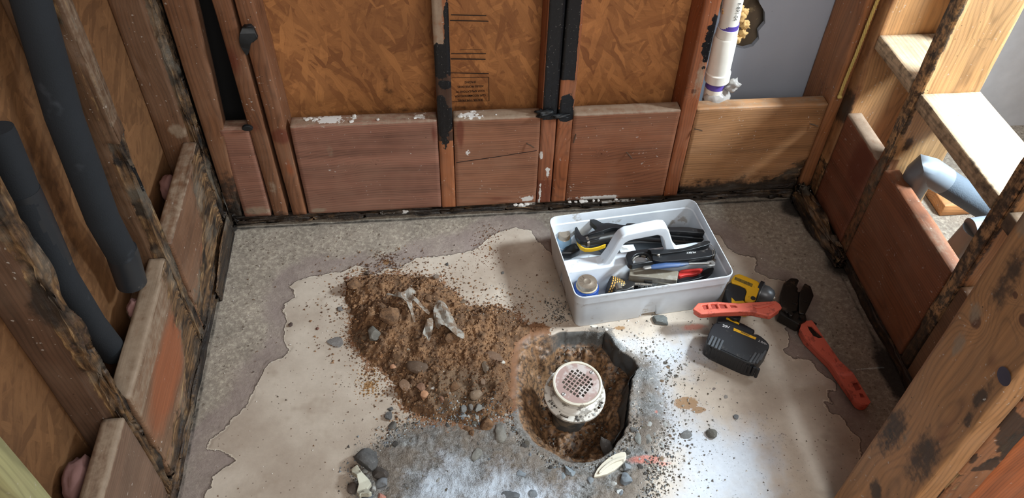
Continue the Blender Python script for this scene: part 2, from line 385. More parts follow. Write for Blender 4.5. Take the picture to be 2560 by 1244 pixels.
def floor_mat():
    N = NT('slab'); P = N.tc.outputs['Object']
    n1 = N.noise(P, 22.0, 5, .62); n2 = N.noise(P, 90.0, 4, .65); n3 = N.noise(P, 320.0, 3, .6); nb = N.noise(P, 5.0, 4, .6)
    e = N.m('ADD', N.m('MULTIPLY', N.m('SUBTRACT', n1, .5), .030), N.m('MULTIPLY', N.m('SUBTRACT', n2, .5), .010))
    coat = N.attr('coat'); cs = N.m('ADD', coat, e)
    cm = N.step(cs, -.0008, .0008)
    # rough old concrete with exposed aggregate
    vd = N.vor(P, 70.0); vc = N.sep(N.vor(P, 70.0, out='Color'))
    col = N.mix(n1, srgb(116, 104, 92), srgb(162, 149, 134)); col = N.mix(N.step(n2, .42, .72), col, srgb(178, 166, 148))
    agg = N.m('MULTIPLY', N.step(N.m('ADD', vd, N.m('MULTIPLY', n3, .3)), .46, .3), N.m('GREATER_THAN', vc[0], .5)); col = N.mix(N.m('MULTIPLY', agg, .8), col, N.mix(vc[1], srgb(84, 68, 56), srgb(150, 136, 120)))
    pitm = N.m('MULTIPLY', N.step(N.noise(P, 150.0, 3, .7), .42, .34), N.step(nb, .40, .56)); col = N.mix(N.m('MULTIPLY', pitm, .75), col, srgb(86, 70, 58)); col = N.mix(N.m('MULTIPLY', N.step(n3, .6, .7), .5), col, srgb(204, 194, 178)); col = N.mul(col, N.m('MULTIPLY_ADD', N.noise(P, 9.0, 4, .65), .7, .66))
    # smoother mauve mortar band next to the coat and in patches
    band = N.step(N.m('ADD', coat, N.m('MULTIPLY', N.m('SUBTRACT', nb, .5), .14)), -.075, -.035)
    mv = N.mul(N.mix(n1, srgb(122, 107, 100), srgb(152, 136, 127)), N.m('MULTIPLY_ADD', n2, .3, .85)); col = N.mix(N.m('MULTIPLY', band, N.m('MULTIPLY_ADD', N.noise(P, 13.0, 4, .6), 1.2, .2)), col, mv)
    # cream skim coat
    cc = N.mix(N.step(nb, .35, .65), srgb(166, 150, 134), srgb(190, 176, 160)); cc = N.mul(cc, N.m('MULTIPLY_ADD', n2, .22, .88))
    cc = N.mix(N.m('MULTIPLY', N.step(N.noise(P, 11.0, 5, .7), .56, .72), .5), cc, srgb(150, 132, 114))
    sv = N.vor(P, 120.0); sc2 = N.sep(N.vor(P, 120.0, out='Color'))
    spk = N.m('MULTIPLY', N.step(sv, .2, .12), N.m('GREATER_THAN', sc2[0], .8)); cc = N.mix(N.m('MULTIPLY', spk, .8), cc, srgb(84, 66, 54))
    chip = N.step(N.noise(P, 34.0, 4, .7), .69, .72); cc = N.mix(N.m('MULTIPLY', chip, .7), cc, srgb(134, 118, 104))
    edge_l = N.m('MULTIPLY', N.step(N.m('ABSOLUTE', N.m('SUBTRACT', cs, .0018)), .0022, .0), .7)
    cc = N.mix(edge_l, cc, srgb(208, 196, 178))
    col = N.mix(cm, col, cc)
    lip = N.m('MULTIPLY', N.step(N.m('ABSOLUTE', N.m('ADD', cs, .0016)), .0018, .0), .7); col = N.mix(lip, col, srgb(70, 56, 48))
    # dusts, and the bluish window sheen painted over the pale dust
    hf = N.m('ADD', N.m('MULTIPLY', n2, .5), N.m('MULTIPLY', n3, .5))
    def mk(a, lo, hi, k, n): return N.step(N.m('ADD', N.attr(a), N.m('MULTIPLY', N.m('SUBTRACT', n, .5), k)), lo, hi)
    dw = mk('dust_sheen', .2, 1.05, .9, n1); wcol = N.mix(N.m('MULTIPLY_ADD', n2, .8, .1), srgb(170, 176, 186), srgb(204, 212, 222)); col = N.mix(N.m('MULTIPLY', dw, .85), col, wcol)
    gs = N.m('MULTIPLY', N.step(N.m('ADD', N.noise(P, 210.0, 4, .7), N.m('MULTIPLY', n1, .3)), .78, .84), .8); col = N.mix(N.m('MULTIPLY', gs, N.step(N.attr('dust_sheen'), .05, .3)), col, srgb(92, 92, 92))
    du = mk('dust', .3, .62, 1.5, hf); dcol = N.mix(N.step(hf, .35, .65), srgb(74, 73, 70), srgb(150, 151, 150)); dcol = N.mul(dcol, N.m('MULTIPLY_ADD', n1, 1.0, .42)); dcol = N.mix(N.m('MULTIPLY', N.step(N.noise(P, 12.0, 4, .6), .38, .58), .75), dcol, N.mul(srgb(112, 98, 84), N.m('MULTIPLY_ADD', n2, 1.2, .4))); col = N.mix(N.m('MULTIPLY', du, .94), col, dcol)
    wh = mk('white', .3, .95, 1.5, N.m('ADD', N.m('MULTIPLY', n1, .75), N.m('MULTIPLY', n3, .25))); col = N.mix(N.m('MULTIPLY', wh, .95), col, srgb(192, 200, 210))
    di = mk('dirt', .5, .56, 1.5, hf); bc = N.mix(n2, srgb(84, 52, 28), srgb(148, 96, 54)); col = N.mix(N.m('MULTIPLY', di, .9), col, bc)
    og = mk('ochre', .45, .55, 1.0, hf); col = N.mix(N.m('MULTIPLY', og, .85), col, srgb(138, 100, 56))
    pk = mk('pink', .45, .9, 1.2, hf); col = N.mix(N.m('MULTIPLY', pk, .6), col, srgb(206, 112, 92))
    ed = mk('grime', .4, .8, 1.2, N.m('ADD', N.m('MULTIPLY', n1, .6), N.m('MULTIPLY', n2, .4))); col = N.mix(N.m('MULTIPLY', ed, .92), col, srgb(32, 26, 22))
    # pit: sawn slab edge, then damp soil
    pit = N.attr('pit'); pe = N.m('ADD', pit, N.m('MULTIPLY', N.m('SUBTRACT', n2, .5), .02))
    sl = N.mix(n2, srgb(62, 60, 58), srgb(104, 102, 98)); so = N.mix(N.step(n2, .35, .65), srgb(66, 48, 34), srgb(140, 104, 72)); so = N.mix(N.step(n3, .58, .7), so, srgb(140, 108, 76))
    pc = N.mix(N.m('MAXIMUM', N.step(pe, .040, .055), N.m('MULTIPLY', N.attr('soilwall'), N.step(pit, .0005, .003))), sl, so)
    col = N.mix(N.step(pit, .001, .004), col, pc)
    h = N.m('ADD', N.m('MULTIPLY', n1, .5), N.m('MULTIPLY', n2, .6)); h = N.m('ADD', h, N.m('MULTIPLY', n3, .25))
    flat = N.m('SUBTRACT', 1.0, N.m('MULTIPLY', N.m('MULTIPLY', cm, N.m('SUBTRACT', 1.0, N.attr('dust'))), .72)); h = N.m('MULTIPLY', h, flat); h = N.m('ADD', h, N.m('MULTIPLY', cm, .9)); h = N.m('ADD', h, N.m('MULTIPLY', N.m('MULTIPLY', N.attr('dust'), hf), 2.0))
    rg = N.m('SUBTRACT', .78, N.m('MULTIPLY', N.m('MULTIPLY', cm, N.m('SUBTRACT', 1.0, du)), .2))
    return N.fin(col, rg, h, .9, .0028)
SLAB = floor_mat()
def build_floor():
    g = .0032; xs = np.concatenate([[-.3, -.1], np.arange(.0, 1.665, g), [1.72, 1.8, 1.9, 2.0, 2.2, 2.6, 3.2]])
    ys = np.concatenate([[-2.6, -2.0, -1.4, -1.1], np.arange(-.96, .02, g), [.1, .2, .4, 1.2]])
    X, Y = np.meshgrid(xs, ys, indexing='ij'); nx, ny = X.shape; x = X.ravel(); y = Y.ravel(); P = np.stack([x, y, 0*x], 1)
    s = sdf(x, y, RIM)+(fbm(P, 45, 3, 1)-.5)*.012
    coat = sdf(x, y, COAT)
    coat = np.where(y < -.93, np.maximum(coat, np.where((x > .1) & (x < 1.4), .05, -.05)), coat)
    z = (fbm(P, 30, 4, 2)-.5)*.0022*np.where(coat > 0, .5, 1.0)+.0012*sm(coat+(fbm(P, 22, 4, 6)-.5)*.03, -.002, .002)
    leftish = sm(-(x-.86), -.02, .05)      # the side where soil has run down over the edge
    w1 = .008+.075*leftish; ins = np.clip(s, 0, 1)
    pit = .05*sm(ins/w1, 0, 1)+.078*sm((ins-.012)/.08, 0, 1)
    lump = ((fbm(P, 28, 4, 9)-.5)*.03+np.abs(fbm(P, 80, 3, 19)-.5)*.03)*sm(ins, .004, .03); z = z-pit+lump
    dd = sdf(x, y, DIRT); du = sdf(x, y, DUST); dw = sdf(x, y, DUST_SHEEN); wh = sdf(x, y, WHITE); hz = sdf(x, y, HAZE)
    dirt = np.clip(.55+dd*9, 0, 1)*(dd < .2)
    rimd = np.clip(1.15-np.abs(s)/.022, 0, 1); right_ = sm(x, .80, .86)*(1-.0*y); dirt = np.maximum(dirt, np.clip(1.25-np.abs(s+.006)/.026, 0, 1)*(1-sm(x, .81, .87))*sm(y, -.66, -.60)*1.2)
    dust = np.clip(.5+du*9, 0, 1); dust = np.maximum(dust, rimd*.8*np.maximum(sm(x, .90, .96), (y < -.6))); dust_sheen = np.clip(np.maximum(.5+dw*7, .5+hz*8), 0, 1); white = np.clip(.46+wh*6, 0, .8)
    # rubble dust stands a little proud
    z += (s < -.002)*sm(du, -.01, .05)*(.001+.007*fbm(P, 38, 4, 12)+.012*np.abs(fbm(P, 100, 3, 14)-.5))*sm(-s, .0, .02)
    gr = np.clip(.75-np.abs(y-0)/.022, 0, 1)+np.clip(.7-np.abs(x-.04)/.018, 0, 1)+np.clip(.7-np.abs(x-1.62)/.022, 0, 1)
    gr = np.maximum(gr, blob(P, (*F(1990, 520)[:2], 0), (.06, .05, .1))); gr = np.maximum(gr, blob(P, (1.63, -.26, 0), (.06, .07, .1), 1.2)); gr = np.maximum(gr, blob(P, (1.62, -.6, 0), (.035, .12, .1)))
    och = 0*x; pk = 0*x
    for (u, v, rx, ry, ss) in [(1715, 1008, .034, .02, 1.3), (1745, 1025, .024, .012, 1.2), (1550, 820, .03, .012, .95), (1225, 620, .012, .05, .75), (965, 655, .02, .022, .95), (922, 962, .018, .016, 1.1), (920, 965, .02, .01, .9)]:
        och = np.maximum(och, blob(P, (*F(u, v)[:2], 0), (rx, ry, .1), ss))
    for (u, v, rx, ry, ss) in [(1735, 818, .045, .014, 1.3), (1615, 1150, .06, .014, 1.3), (1640, 1030, .006, .006, 1.3), (1660, 1160, .03, .01, 1.1)]:
        pk = np.maximum(pk, blob(P, (*F(u, v)[:2], 0), (rx, ry, .1), ss))
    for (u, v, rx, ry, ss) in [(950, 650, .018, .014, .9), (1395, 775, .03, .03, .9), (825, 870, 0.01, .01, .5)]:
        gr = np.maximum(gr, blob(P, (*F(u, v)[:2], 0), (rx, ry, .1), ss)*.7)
    i, j = np.meshgrid(np.arange(nx-1), np.arange(ny-1), indexing='ij'); i = i.ravel(); j = j.ravel()
    Q = np.stack([i*ny+j, (i+1)*ny+j, (i+1)*ny+j+1, i*ny+j+1], 1)
    me = bpy.data.meshes.new('floor'); V = np.stack([x, y, z], 1)
    me.vertices.add(len(V)); me.vertices.foreach_set('co', V.ravel()); me.loops.add(Q.size); me.loops.foreach_set('vertex_index', Q.ravel())
    me.polygons.add(len(Q)); me.polygons.foreach_set('loop_start', np.arange(len(Q))*4); me.update(calc_edges=True); me.shade_smooth()
    for k, a in dict(coat=coat, dirt=dirt, dust=dust, dust_sheen=dust_sheen, white=white, grime=gr, ochre=och, pink=pk, pit=np.where(s > 0, np.maximum(pit, .0), 0), soilwall=leftish).items():
        t = me.attributes.new(k, 'FLOAT', 'POINT'); t.data.foreach_set('value', np.asarray(a, dtype=np.float32))
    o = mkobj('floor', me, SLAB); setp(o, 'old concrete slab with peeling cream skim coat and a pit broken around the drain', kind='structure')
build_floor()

# ================================================================ SHEATHING AND DRYWALL
def board(name, x0, x1, y0, y1, z0, z1, mat, label, fields=None, step=.03, color=(1, 1, 1, 1), kind='structure'):
    return lumber(name, x0, x1, y0, y1, z0, z1, color, fields, step, 0, label, None, None, kind, None, mat)
BACKW = empty('wall_back', (.8, .09, 0), 'stud wall at the back, strand board sheathing behind old blackened studs', kind='structure')
LEFTW = empty('wall_left', (-.05, -.7, 0), 'stud wall on the left with rotten studs and strand board', kind='structure')
def fb(P): return dict(mold=np.clip(blob(P, (.55, .09, .30), (.5, .1, .03), 1.2)*.6+blob(P, (.49, .09, .37), (.012, .1, .035), 1.5)*1.0, 0, 1))
b1 = board('sheathing_board', .15, 1.26, .089, .101, 0, 1.25, OSB, None, fb, kind=None); par(b1, BACKW)
FELT = simple('black_felt', srgb(11, 11, 13), .8); BLK = simple('dark_void', srgb(16, 14, 13), .9)
b = MB().box(-.06, .16, .150, .153, 0, 1.25).build('felt_paper', FELT, BACKW)
def fl(P): return dict(mold=np.clip(blob(P, (-.05, -.55, .60), (.1, .07, .22), 1.5)*.55+blob(P, (-.05, -.64, .25), (.1, .5, .12), 1.1)*.4, 0, 1), white=blob(P, (-.05, -.62, .33), (.1, .03, .04), 1.3))
o = lumber('sheathing_board', -.062, -.05, -1.5, .15, 0, 1.3, (1, 1, 1, 1), fl, .03, 0, mat=None)
# strand board shader reads local x/z; the left board's long axis is y -> local z, its height -> local x/y
o.data.materials.clear()
def osb_left():
    N = OSBL
    m = N; t = m.node_tree; tc = [n for n in t.nodes if n.type == 'TEX_COORD'][0]
    sp = t.nodes.new('ShaderNodeSeparateXYZ'); cb = t.nodes.new('ShaderNodeCombineXYZ')
    outs = [l.to_socket for l in t.links if l.from_node == tc]
    t.links.new(tc.outputs['Object'], sp.inputs[0]); t.links.new(sp.outputs[1], cb.inputs[0]); t.links.new(sp.outputs[2], cb.inputs[2]); t.links.new(sp.outputs[0], cb.inputs[1])
    for s_ in outs: t.links.new(cb.outputs[0], s_)
osb_left(); o.data.materials.append(OSBL); par(o, LEFTW)
def drywall_mat():
    N = NT('grey_drywall'); P = N.tc.outputs['Object']; n = N.noise(P, 6.0, 4); col = N.mix(n, srgb(152, 158, 170), srgb(168, 173, 184))
    col = N.mix(N.m('MULTIPLY', N.step(N.noise(P, 90.0, 3, .6), .7, .76), .4), col, srgb(120, 112, 104)); return N.fin(col, .75, N.noise(P, 300.0, 2), .15, .0004)
DRY = drywall_mat()
hole = [tuple(un(u, v, 1, .14)[[0, 2]]) for u, v in [(1800, -60), (1895, -60), (1898, 6), (1912, 30), (1913, 58), (1896, 78), (1898, 98), (1882, 116), (1860, 122), (1842, 118), (1800, 124)]]
M_xz = Matrix(((1, 0, 0, 0), (0, 0, 1, 0), (0, 1, 0, 0), (0, 0, 0, 1)))
MB().plate([(1.2, 0), (1.64, 0), (1.64, 1.0), (1.2, 1.0)], [hole], .14, .1527, M_xz).build('drywall', DRY, BACKW)
INS = simple('brown_insulation', srgb(96, 82, 66), .9, grime=srgb(150, 132, 100), gs=60, gt=.6, bump=.8, bs=40)
# crumpled backing of the hole
V = []; Fc = []
n = 26
for i in range(n):
    for j in range(n):
        x_ = 1.26+.2*i/(n-1); z_ = .36+.36*j/(n-1); V.append((x_, .165, z_))
V = np.array(V); V[:, 1] += (fbm(V*[1, 1, .6], 40, 4, 3)-.5)*.06
Fc = [(i*n+j, (i+1)*n+j, (i+1)*n+j+1, i*n+j+1) for i in range(n-1) for j in range(n-1)]
pydata('insulation_behind_hole', V, Fc, INS, BACKW, True)

# ================================================================ BACK WALL TIMBER
def seasoned(P): return (fbm(P, 3, 2, 4)-.5)
def base_rot(P, zt, s=1.0): return np.clip((zt-P[:, 2])/.05*.6, 0, 1)*s
def f_plate(P):
    return dict(rot=np.clip(.95-.35*(P[:, 2] > .036)+0*P[:, 0], 0, 1), mold=np.clip(.75+(fbm(P, 8, 3, 2)-.5), 0, 1), white=blob(P, (.83, 0, .04), (.03, .03, .02), 1.2)+blob(P, (1.08, 0, .04), (.09, .03, .012), 1.1)+blob(P, (.45, .01, .04), (.2, .03, .008), .9))
lumber('bottom_plate', .039, 1.63, .0, .089, 0.0, .036, BRN, f_plate, .008, .014, 'rotten blackened bottom plate along the foot of the back wall', 'plate')
def top_dust(P, zt=.328, k=.62): return np.where(P[:, 2] > zt-.004, k, 0.)
def f_b1(P): return dict(pale=top_dust(P, k=.5)+blob(P, (.12, 0, .06), (.06, .02, .02), 1.2)*.9, mold=blob(P, (.09, 0, .06), (.05, .03, .05), 1.2)*.6)
lumber('blocking', .078, .1475, .0, .038, .038, .329, PINK, f_b1, .008, .003, 'narrow reddish block in the left corner of the back wall', 'blocking')
def f_b2(P): return dict(pale=top_dust(P, k=.6)+blob(P, (.27, 0, .05), (.03, .02, .012), 1.2)+.6*blob(P, (.33, 0, .25), (.02, .02, .07), 1.0), white=blob(P, (.34, .02, .33), (.09, .03, .02), 1.15)*.8+blob(P, (.56, .02, .33), (.04, .03, .02), 1.1)*.7+.55*blob(P, (.32, 0, .2), (.012, .03, .05), 1), mold=base_rot(P, .05, .8), red=blob(P, (.59, 0, .29), (.012, .02, .04), 1.2)*.8)
lumber('blocking', .2445, .5985, .0, .038, .038, .329, PINK, f_b2, .008, .003, 'widest block of the back wall, dusty rose wood with plaster chips on top', 'blocking', knots=[(.44, 0, .2, .008), (.375, 0, .195, .006)])
def f_b3(P): return dict(pale=top_dust(P, k=.75), white=blob(P, (.68, .02, .33), (.05, .03, .02), 1.1)*.8+.6*blob(P, (.672, 0, .22), (.01, .02, .05), 1.1)+blob(P, (.835, 0, .055), (.022, .02, .012), 1.3), mold=base_rot(P, .05, .8), red=blob(P, (.655, 0, .285), (.012, .02, .06), 1.3)+blob(P, (.75, 0, .06), (.07, .02, .02), 1.2)*.7)
lumber('blocking', .6385, .8555, .0, .038, .038, .329, srgb(146, 96, 70), f_b3, .008, .003, 'square block between the single tarred stud and the tarred double stud, long crack across', 'blocking')
def f_b4(P): return dict(pale=top_dust(P, k=.72), mold=base_rot(P, .05, .8), white=blob(P, (1.03, 0, .045), (.09, .02, .01), 1.2))
lumber('blocking', .9375, 1.2105, .0, .038, .038, .329, srgb(138, 84, 56), f_b4, .008, .003, 'smooth red-brown block of the back wall directly behind the tool tote', 'blocking', knots=[(1.02, 0, .2, .009)])
def f_b5(P):
    return dict(pale=top_dust(P, k=.45), rot=np.clip(1.0-(P[:, 2]-.03)/.085, 0, 1)*.95+blob(P, (1.60, 0, .07), (.07, .03, .09), 1.3), mold=np.clip(1.1-(P[:, 2]-.03)/.10, 0, 1))
lumber('blocking', 1.2515, 1.596, .0, .038, .036, .329, srgb(170, 122, 80), f_b5, .007, .008, 'pale grained block under the white drain pipe, black rot along its foot', 'blocking')
# thin crack in block 3
CR = simple('crack_dark', srgb(25, 14, 8), .9)

def f_dl(P): return dict(pale=blob(P, (.17, 0, .14), (.02, .02, .06), 1.0)*.8, red=blob(P, (.16, 0, .52), (.03, .02, .06), 1.2)*.8+blob(P, (.17, 0, .33), (.03, .02, .05), 1.0)*.7, mold=base_rot(P, .07, .9)+.3)
def f_dr(P): return dict(pale=blob(P, (.233, 0, .6), (.006, .02, .25), 1.1)*.7, red=blob(P, (.225, 0, .3), (.03, .02, .03), 1.3), mold=base_rot(P, .06, .9), orange=blob(P, (.225, 0, .2), (.02, .02, .06), 1.0)*.9)
def lean(D, zc=0, k=0): D = D.copy(); D[:, 0] += (D[:, 2]-zc)*k; return D
lumber('stud', .154, .192, .0, .089, .036, 1.25, srgb(118, 74, 46), f_dl, .01, .004, 'left stud of the doubled pair near the left corner, carrying a black rubber scrap', 'stud', shape=lambda D: lean(D, .04, -.018))
lumber('stud', .2025, .2405, .0, .089, .036, 1.25, srgb(130, 82, 52), f_dr, .01, .004, 'right stud of the doubled pair near the left corner, scuffed red-brown edge', 'stud', shape=lambda D: lean(D, .04, -.022))
def f_a(P):
    z = P[:, 2]; t = np.where((z > .30), .0, 0)
    tar = blob(P, (.618, 0, .33), (.035, .05, .035), 1.5)+blob(P, (.615, 0, .27), (.02, .05, .06), .9)+blob(P, (.61, 0, .385), (.016, .05, .02), 1.2)+blob(P, (.625, 0, .43), (.02, .05, .012), 1.3)+blob(P, (.617, 0, .485), (.03, .05, .04), 1.35)+blob(P, (.633, 0, .58), (.007, .05, .09), 1.5)+blob(P, (.62, 0, .52), (.03, .05, .03), 1.2)
    return dict(tar=np.clip(tar, 0, 1)*(P[:, 1] < .05), mold=np.where(z > .26, .8, 0)*(P[:, 1] < .02)*(z < .53), pale=np.where((z > .52) & (P[:, 0] < .625), .72, 0.)*(P[:, 1] < .01), orange=np.where(z < .24, .35, 0))
lumber('stud', .6, .637, .0, .089, .036, 1.25, srgb(150, 88, 50), f_a, .006, .003, 'single stud in the middle of the back wall with patchy black tar', 'stud')
def f_bl(P):
    z = P[:, 2]; return dict(tar=np.where(z > .315, .95, 0)*(P[:, 1] < .06)*(P[:, 0] > .858), white=(blob(P, (.862, 0, .2), (.006, .03, .04), 1.2)+blob(P, (.88, 0, .15), (.012, .03, .05), 1.0)+blob(P, (.865, 0, .07), (.007, .03, .06), 1.0))*.9, mold=np.where(z < .3, .2, 0), red=np.where(z < .12, .6, .1))
lumber('stud', .857, .895, .0, .089, .036, 1.25, srgb(146, 84, 52), f_bl, .006, .003, 'left stud of the tarred double stud, fully black above the blocks', 'stud')
def f_br(P):
    tar = np.where(P[:, 2] > .43, .85, 0)*(P[:, 0] < .934)+blob(P, (.918, 0, .36), (.02, .05, .045), 1.25)+blob(P, (.917, 0, .325), (.03, .05, .015), 1.5)
    return dict(tar=np.clip(tar, 0, 1)*(P[:, 1] < .06), mold=np.where((P[:, 2] > .33) & (P[:, 2] < .45), .35, 0), orange=np.where(P[:, 2] < .3, .38, 0))
lumber('stud', .8985, .9365, .0, .089, .036, 1.25, srgb(150, 84, 46), f_br, .006, .003, 'right stud of the tarred double stud, bare wood showing through the tar', 'stud')
def f_c(P):
    return dict(tar=blob(P, (1.243, 0, .52), (.018, .05, .10), 1.15)*(P[:, 2] > .40), pale=blob(P, (1.24, 0, .42), (.02, .05, .12), 1.0)*.8, orange=np.where(P[:, 2] < .33, .32, 0), red=np.where(P[:, 2] < .37, .3, 0))
lumber('stud', 1.2125, 1.2505, .0, .089, .036, 1.25, srgb(150, 82, 44), f_c, .007, .003, 'stud with a big round knot, left of the white drain pipe', 'stud', knots=[(1.232, 0, .385, .016)])
def f_e(P): return dict(red=np.where(P[:, 2] < .3, .3, 0), mold=np.clip(1.1-P[:, 2]/.10, 0, 1)*.9+blob(P, (1.6, .05, .35), (.05, .2, .1), .8)*.5)
lumber('stud', 1.598, 1.63, .0, .14, .036, 1.25, srgb(158, 100, 58), f_e, .01, .006, 'wide end stud closing the back wall at the right, beside the grey drywall', 'stud')
lumber('stud', .041, .0745, .0, .045, .036, 1.25, BRN, lambda P: dict(rot=np.clip(.9-P[:, 2]/.25, 0, 1), mold=np.clip(.9-P[:, 2]/.3, 0, 1)+.25), .009, .010, 'first stud of the back wall tight in the left corner, frayed foot', 'stud', shape=lambda D: np.stack([D[:, 0]+np.maximum(D[:, 2]-.04, 0)*.050*(D[:, 0] > .057), D[:, 1], D[:, 2]], 1))

# ================================================================ LEFT WALL TIMBER
XL = .039
def f_lp(P): return dict(rot=np.full(len(P), .9), mold=np.clip(.5+(fbm(P, 8, 3, 2)-.5)*2, 0, 1))
lumber('bottom_plate', -.05, XL+.003, -1.45, .0, 0.0, .038, BRN, f_lp, .009, .012, 'rotten dark bottom plate along the foot of the left wall', 'plate')
def f_lc(P):
    fr = P[:, 0] > XL-.02; return dict(rot=np.where(fr, .8+.2*(P[:, 2] < .6), .15)+blob(P, (XL, -.02, .45), (.03, .05, .2), .9)*.4, mold=np.where(fr, .45, .12), pale=blob(P, (-.0, -.04, .36), (.03, .02, .03), 1.2))
lumber('stud', -.05, XL-.001, -.040, .018, .038, 1.3, srgb(104, 70, 46), f_lc, .007, .013, 'badly rotted corner stud of the left wall', 'stud')
def f_l2(P):
    fr = P[:, 0] > XL-.03; z = P[:, 2]
    return dict(rot=np.where(fr, .35+.35*(z < .62), .15)+blob(P, (XL, -.38, .55), (.04, .03, .08), 1.1)*.7, pale=np.where(fr & (z < .62), .45, .1)+np.where((P[:, 0] > XL-.004) & (z > .65), .42, 0), mold=np.where(z < .75, .42, .3), tar=blob(P, (XL, -.38, .52), (.02, .03, .05), 1.0))
lumber('stud', -.05, XL, -.415, -.377, .038, 1.3, srgb(96, 68, 46), f_l2, .007, .012, 'middle stud of the left wall, grey weathered edge beside the thick black pipe', 'stud')
def f_l3(P):
    fr = P[:, 0] > XL-.028; z = P[:, 2]
    return dict(rot=np.where(fr, .75, .0)*(1-.2*(z > .5)), pale=np.where(fr, .4, 0)+blob(P, (XL, -.77, .68), (.03, .03, .06), 1.2)*.7, mold=np.where(fr, .4, 0)+blob(P, (XL-.02, -.79, .62), (.04, .02, .06), 1.1), red=np.where(~fr, .25, 0))
lumber('stud', -.05, XL, -.790, -.752, .038, 1.3, srgb(88, 62, 46), f_l3, .007, .015, 'front left-wall stud with shredded rotten edge and broad brown side', 'stud')
GRN = simple('treated', srgb(176, 190, 140), .6)
yg = float(un(45, 1190, 0, XL)[1])
lumber('stud', -.05, XL+.02, yg-.038, yg, .038, 1.3, srgb(166, 164, 116), lambda P: {}, .02, .0, 'clean new greenish treated stud cut off by the lower left corner', 'stud')
def f_k1(P): return dict(pale=top_dust(P, .327, .55), rot=np.where(P[:, 0] > .03, 1, 0)*np.clip(blob(P, (.039, -.06, .15), (.03, .14, .25), 1.4)+blob(P, (.039, -.3, .05), (.03, .25, .12), 1.3), 0, 1), orange=blob(P, (.039, -.25, .16), (.02, .09, .09), .9)*.6, mold=np.clip(1.0-P[:, 2]/.1, 0, 1))
lumber('blocking', .001, XL, -.376, -.041, .038, .328, srgb(112, 76, 52), f_k1, .007, .010, 'left-wall block nearest the back corner, rotted along its face', 'blocking')
def f_k2(P): return dict(pale=top_dust(P, .327, .75)+np.where(P[:, 0] > .03, 1, 0)*(P[:, 2] > .26)*.55, orange=np.where(P[:, 0] > .03, 1, 0)*blob(P, (.039, -.60, .195), (.03, .17, .085), 1.3), rot=np.where(P[:, 0] > .03, 1, 0)*np.clip(np.clip(1.15-(P[:, 2]-.02)/.13, 0, 1)+blob(P, (.039, -.43, .17), (.03, .09, .22), 1.3), 0, 1)*.85, mold=np.clip(1.0-P[:, 2]/.12, 0, 1))
lumber('blocking', .001, XL, -.751, -.416, .038, .328, srgb(122, 90, 66), f_k2, .007, .009, 'left-wall block with a bright orange unweathered patch on its face', 'blocking')
def f_k3(P): return dict(pale=top_dust(P, .327, .6)+.3*(P[:, 0] > .03), mold=np.clip(1.0-P[:, 2]/.12, 0, 1), rot=np.clip(1.0-(P[:, 2]-.02)/.1, 0, 1)*.8)
lumber('blocking', .001, XL, yg-.0, -.791, .038, .328, srgb(112, 84, 66), f_k3, .008, .006, 'frontmost left-wall block with a sandy dusty top, low in the left corner', 'blocking')
lumber('wood_strip', .040, .052, -.26, -.02, .0, .075, DK, lambda P: dict(rot=np.full(len(P), .95), mold=blob(P, (.045, -.1, .02), (.1, .3, .05))), .006, .007, 'splintered rotten strip leaning at the foot of the left wall near the back corner', 'scrap', shape=lambda D: np.stack([D[:, 0]-(D[:, 2])*.06, D[:, 1], D[:, 2]*(1-.5*sm(-D[:, 1], .1, .3))], 1))

# ================================================================ RIGHT WALL TIMBER
XR = 1.63
lumber('bottom_plate', XR, XR+.14, -.95, -.0, 0, .038, DK, lambda P: dict(rot=np.clip(.55+.5*(P[:, 1] > -.3), 0, 1), mold=np.full(len(P), .7)), .009, .01, 'dark decayed bottom plate of the right wall', 'plate')
lumber('stud', XR+.0005, XR+.165, -.038, .03, .038, 1.25, srgb(196, 144, 92), lambda P: dict(red=np.where(P[:, 0] < XR+.02, .55, 0), mold=np.where(P[:, 0] < XR+.01, .35, 0)+blob(P, (XR, -.02, .33), (.02, .05, .05), 1.2)*.9, rot=np.where(P[:, 2] < .16, .5, 0), pale=blob(P, (XR, -.02, .33), (.02, .03, .04), 1.1)*.8), .009, .006, 'corner stud of the right wall behind the hanging yellow rope', 'stud')
def f_f(P): return dict(rot=np.where(P[:, 0] < XR+.012, .5, 0), mold=np.where(P[:, 0] < XR+.014, .5, 0)+blob(P, (XR+.03, -.26, .40), (.02, .03, .04), 1.1), red=np.where((P[:, 2] < .36) & (P[:, 0] < XR+.03), .8, 0), pale=blob(P, (XR, -.24, .26), (.01, .02, .04), 1.1)*.8)
lumber('stud', XR, XR+.14, -.258, -.222, .038, 1.25, srgb(204, 156, 104), f_f, .008, .006, 'middle stud of the right wall between the two bright ledges', 'stud', knots=[(XR+.06, -.258, .66, .006), (XR+.09, -.258, .66, .006)])
def f_g(P): return dict(rot=np.where(P[:, 0] < XR+.014, .52, .0), mold=np.where(P[:, 0] < XR+.018, .55, 0)+np.clip(1-P[:, 2]/.25, 0, 1)*.7)
lumber('stud', XR, XR+.14, -.622, -.584, .038, 1.25, srgb(206, 160, 110), f_g, .008, .006, 'dark mouldy stud of the right wall nearest the camera', 'stud')
lumber('blocking', XR+.001, XR+.039, -.221, -.039, .042, .328, srgb(126, 70, 46), lambda P: dict(red=blob(P, (XR, -.17, .27), (.03, .07, .12), 1.2), pale=top_dust(P, .327, .8), mold=np.clip(1-P[:, 2]/.08, 0, 1)), .008, .004, 'short red-stained block low in the right wall next to the back corner', 'blocking')
lumber('blocking', XR+.001, XR+.039, -.583, -.259, .042, .328, srgb(134, 78, 46), lambda P: dict(pale=top_dust(P, .327, .42), mold=np.clip(.8-P[:, 2]/.05, 0, 1)), .008, .003, 'long smooth brown block low in the right wall with a sunlit top', 'blocking')
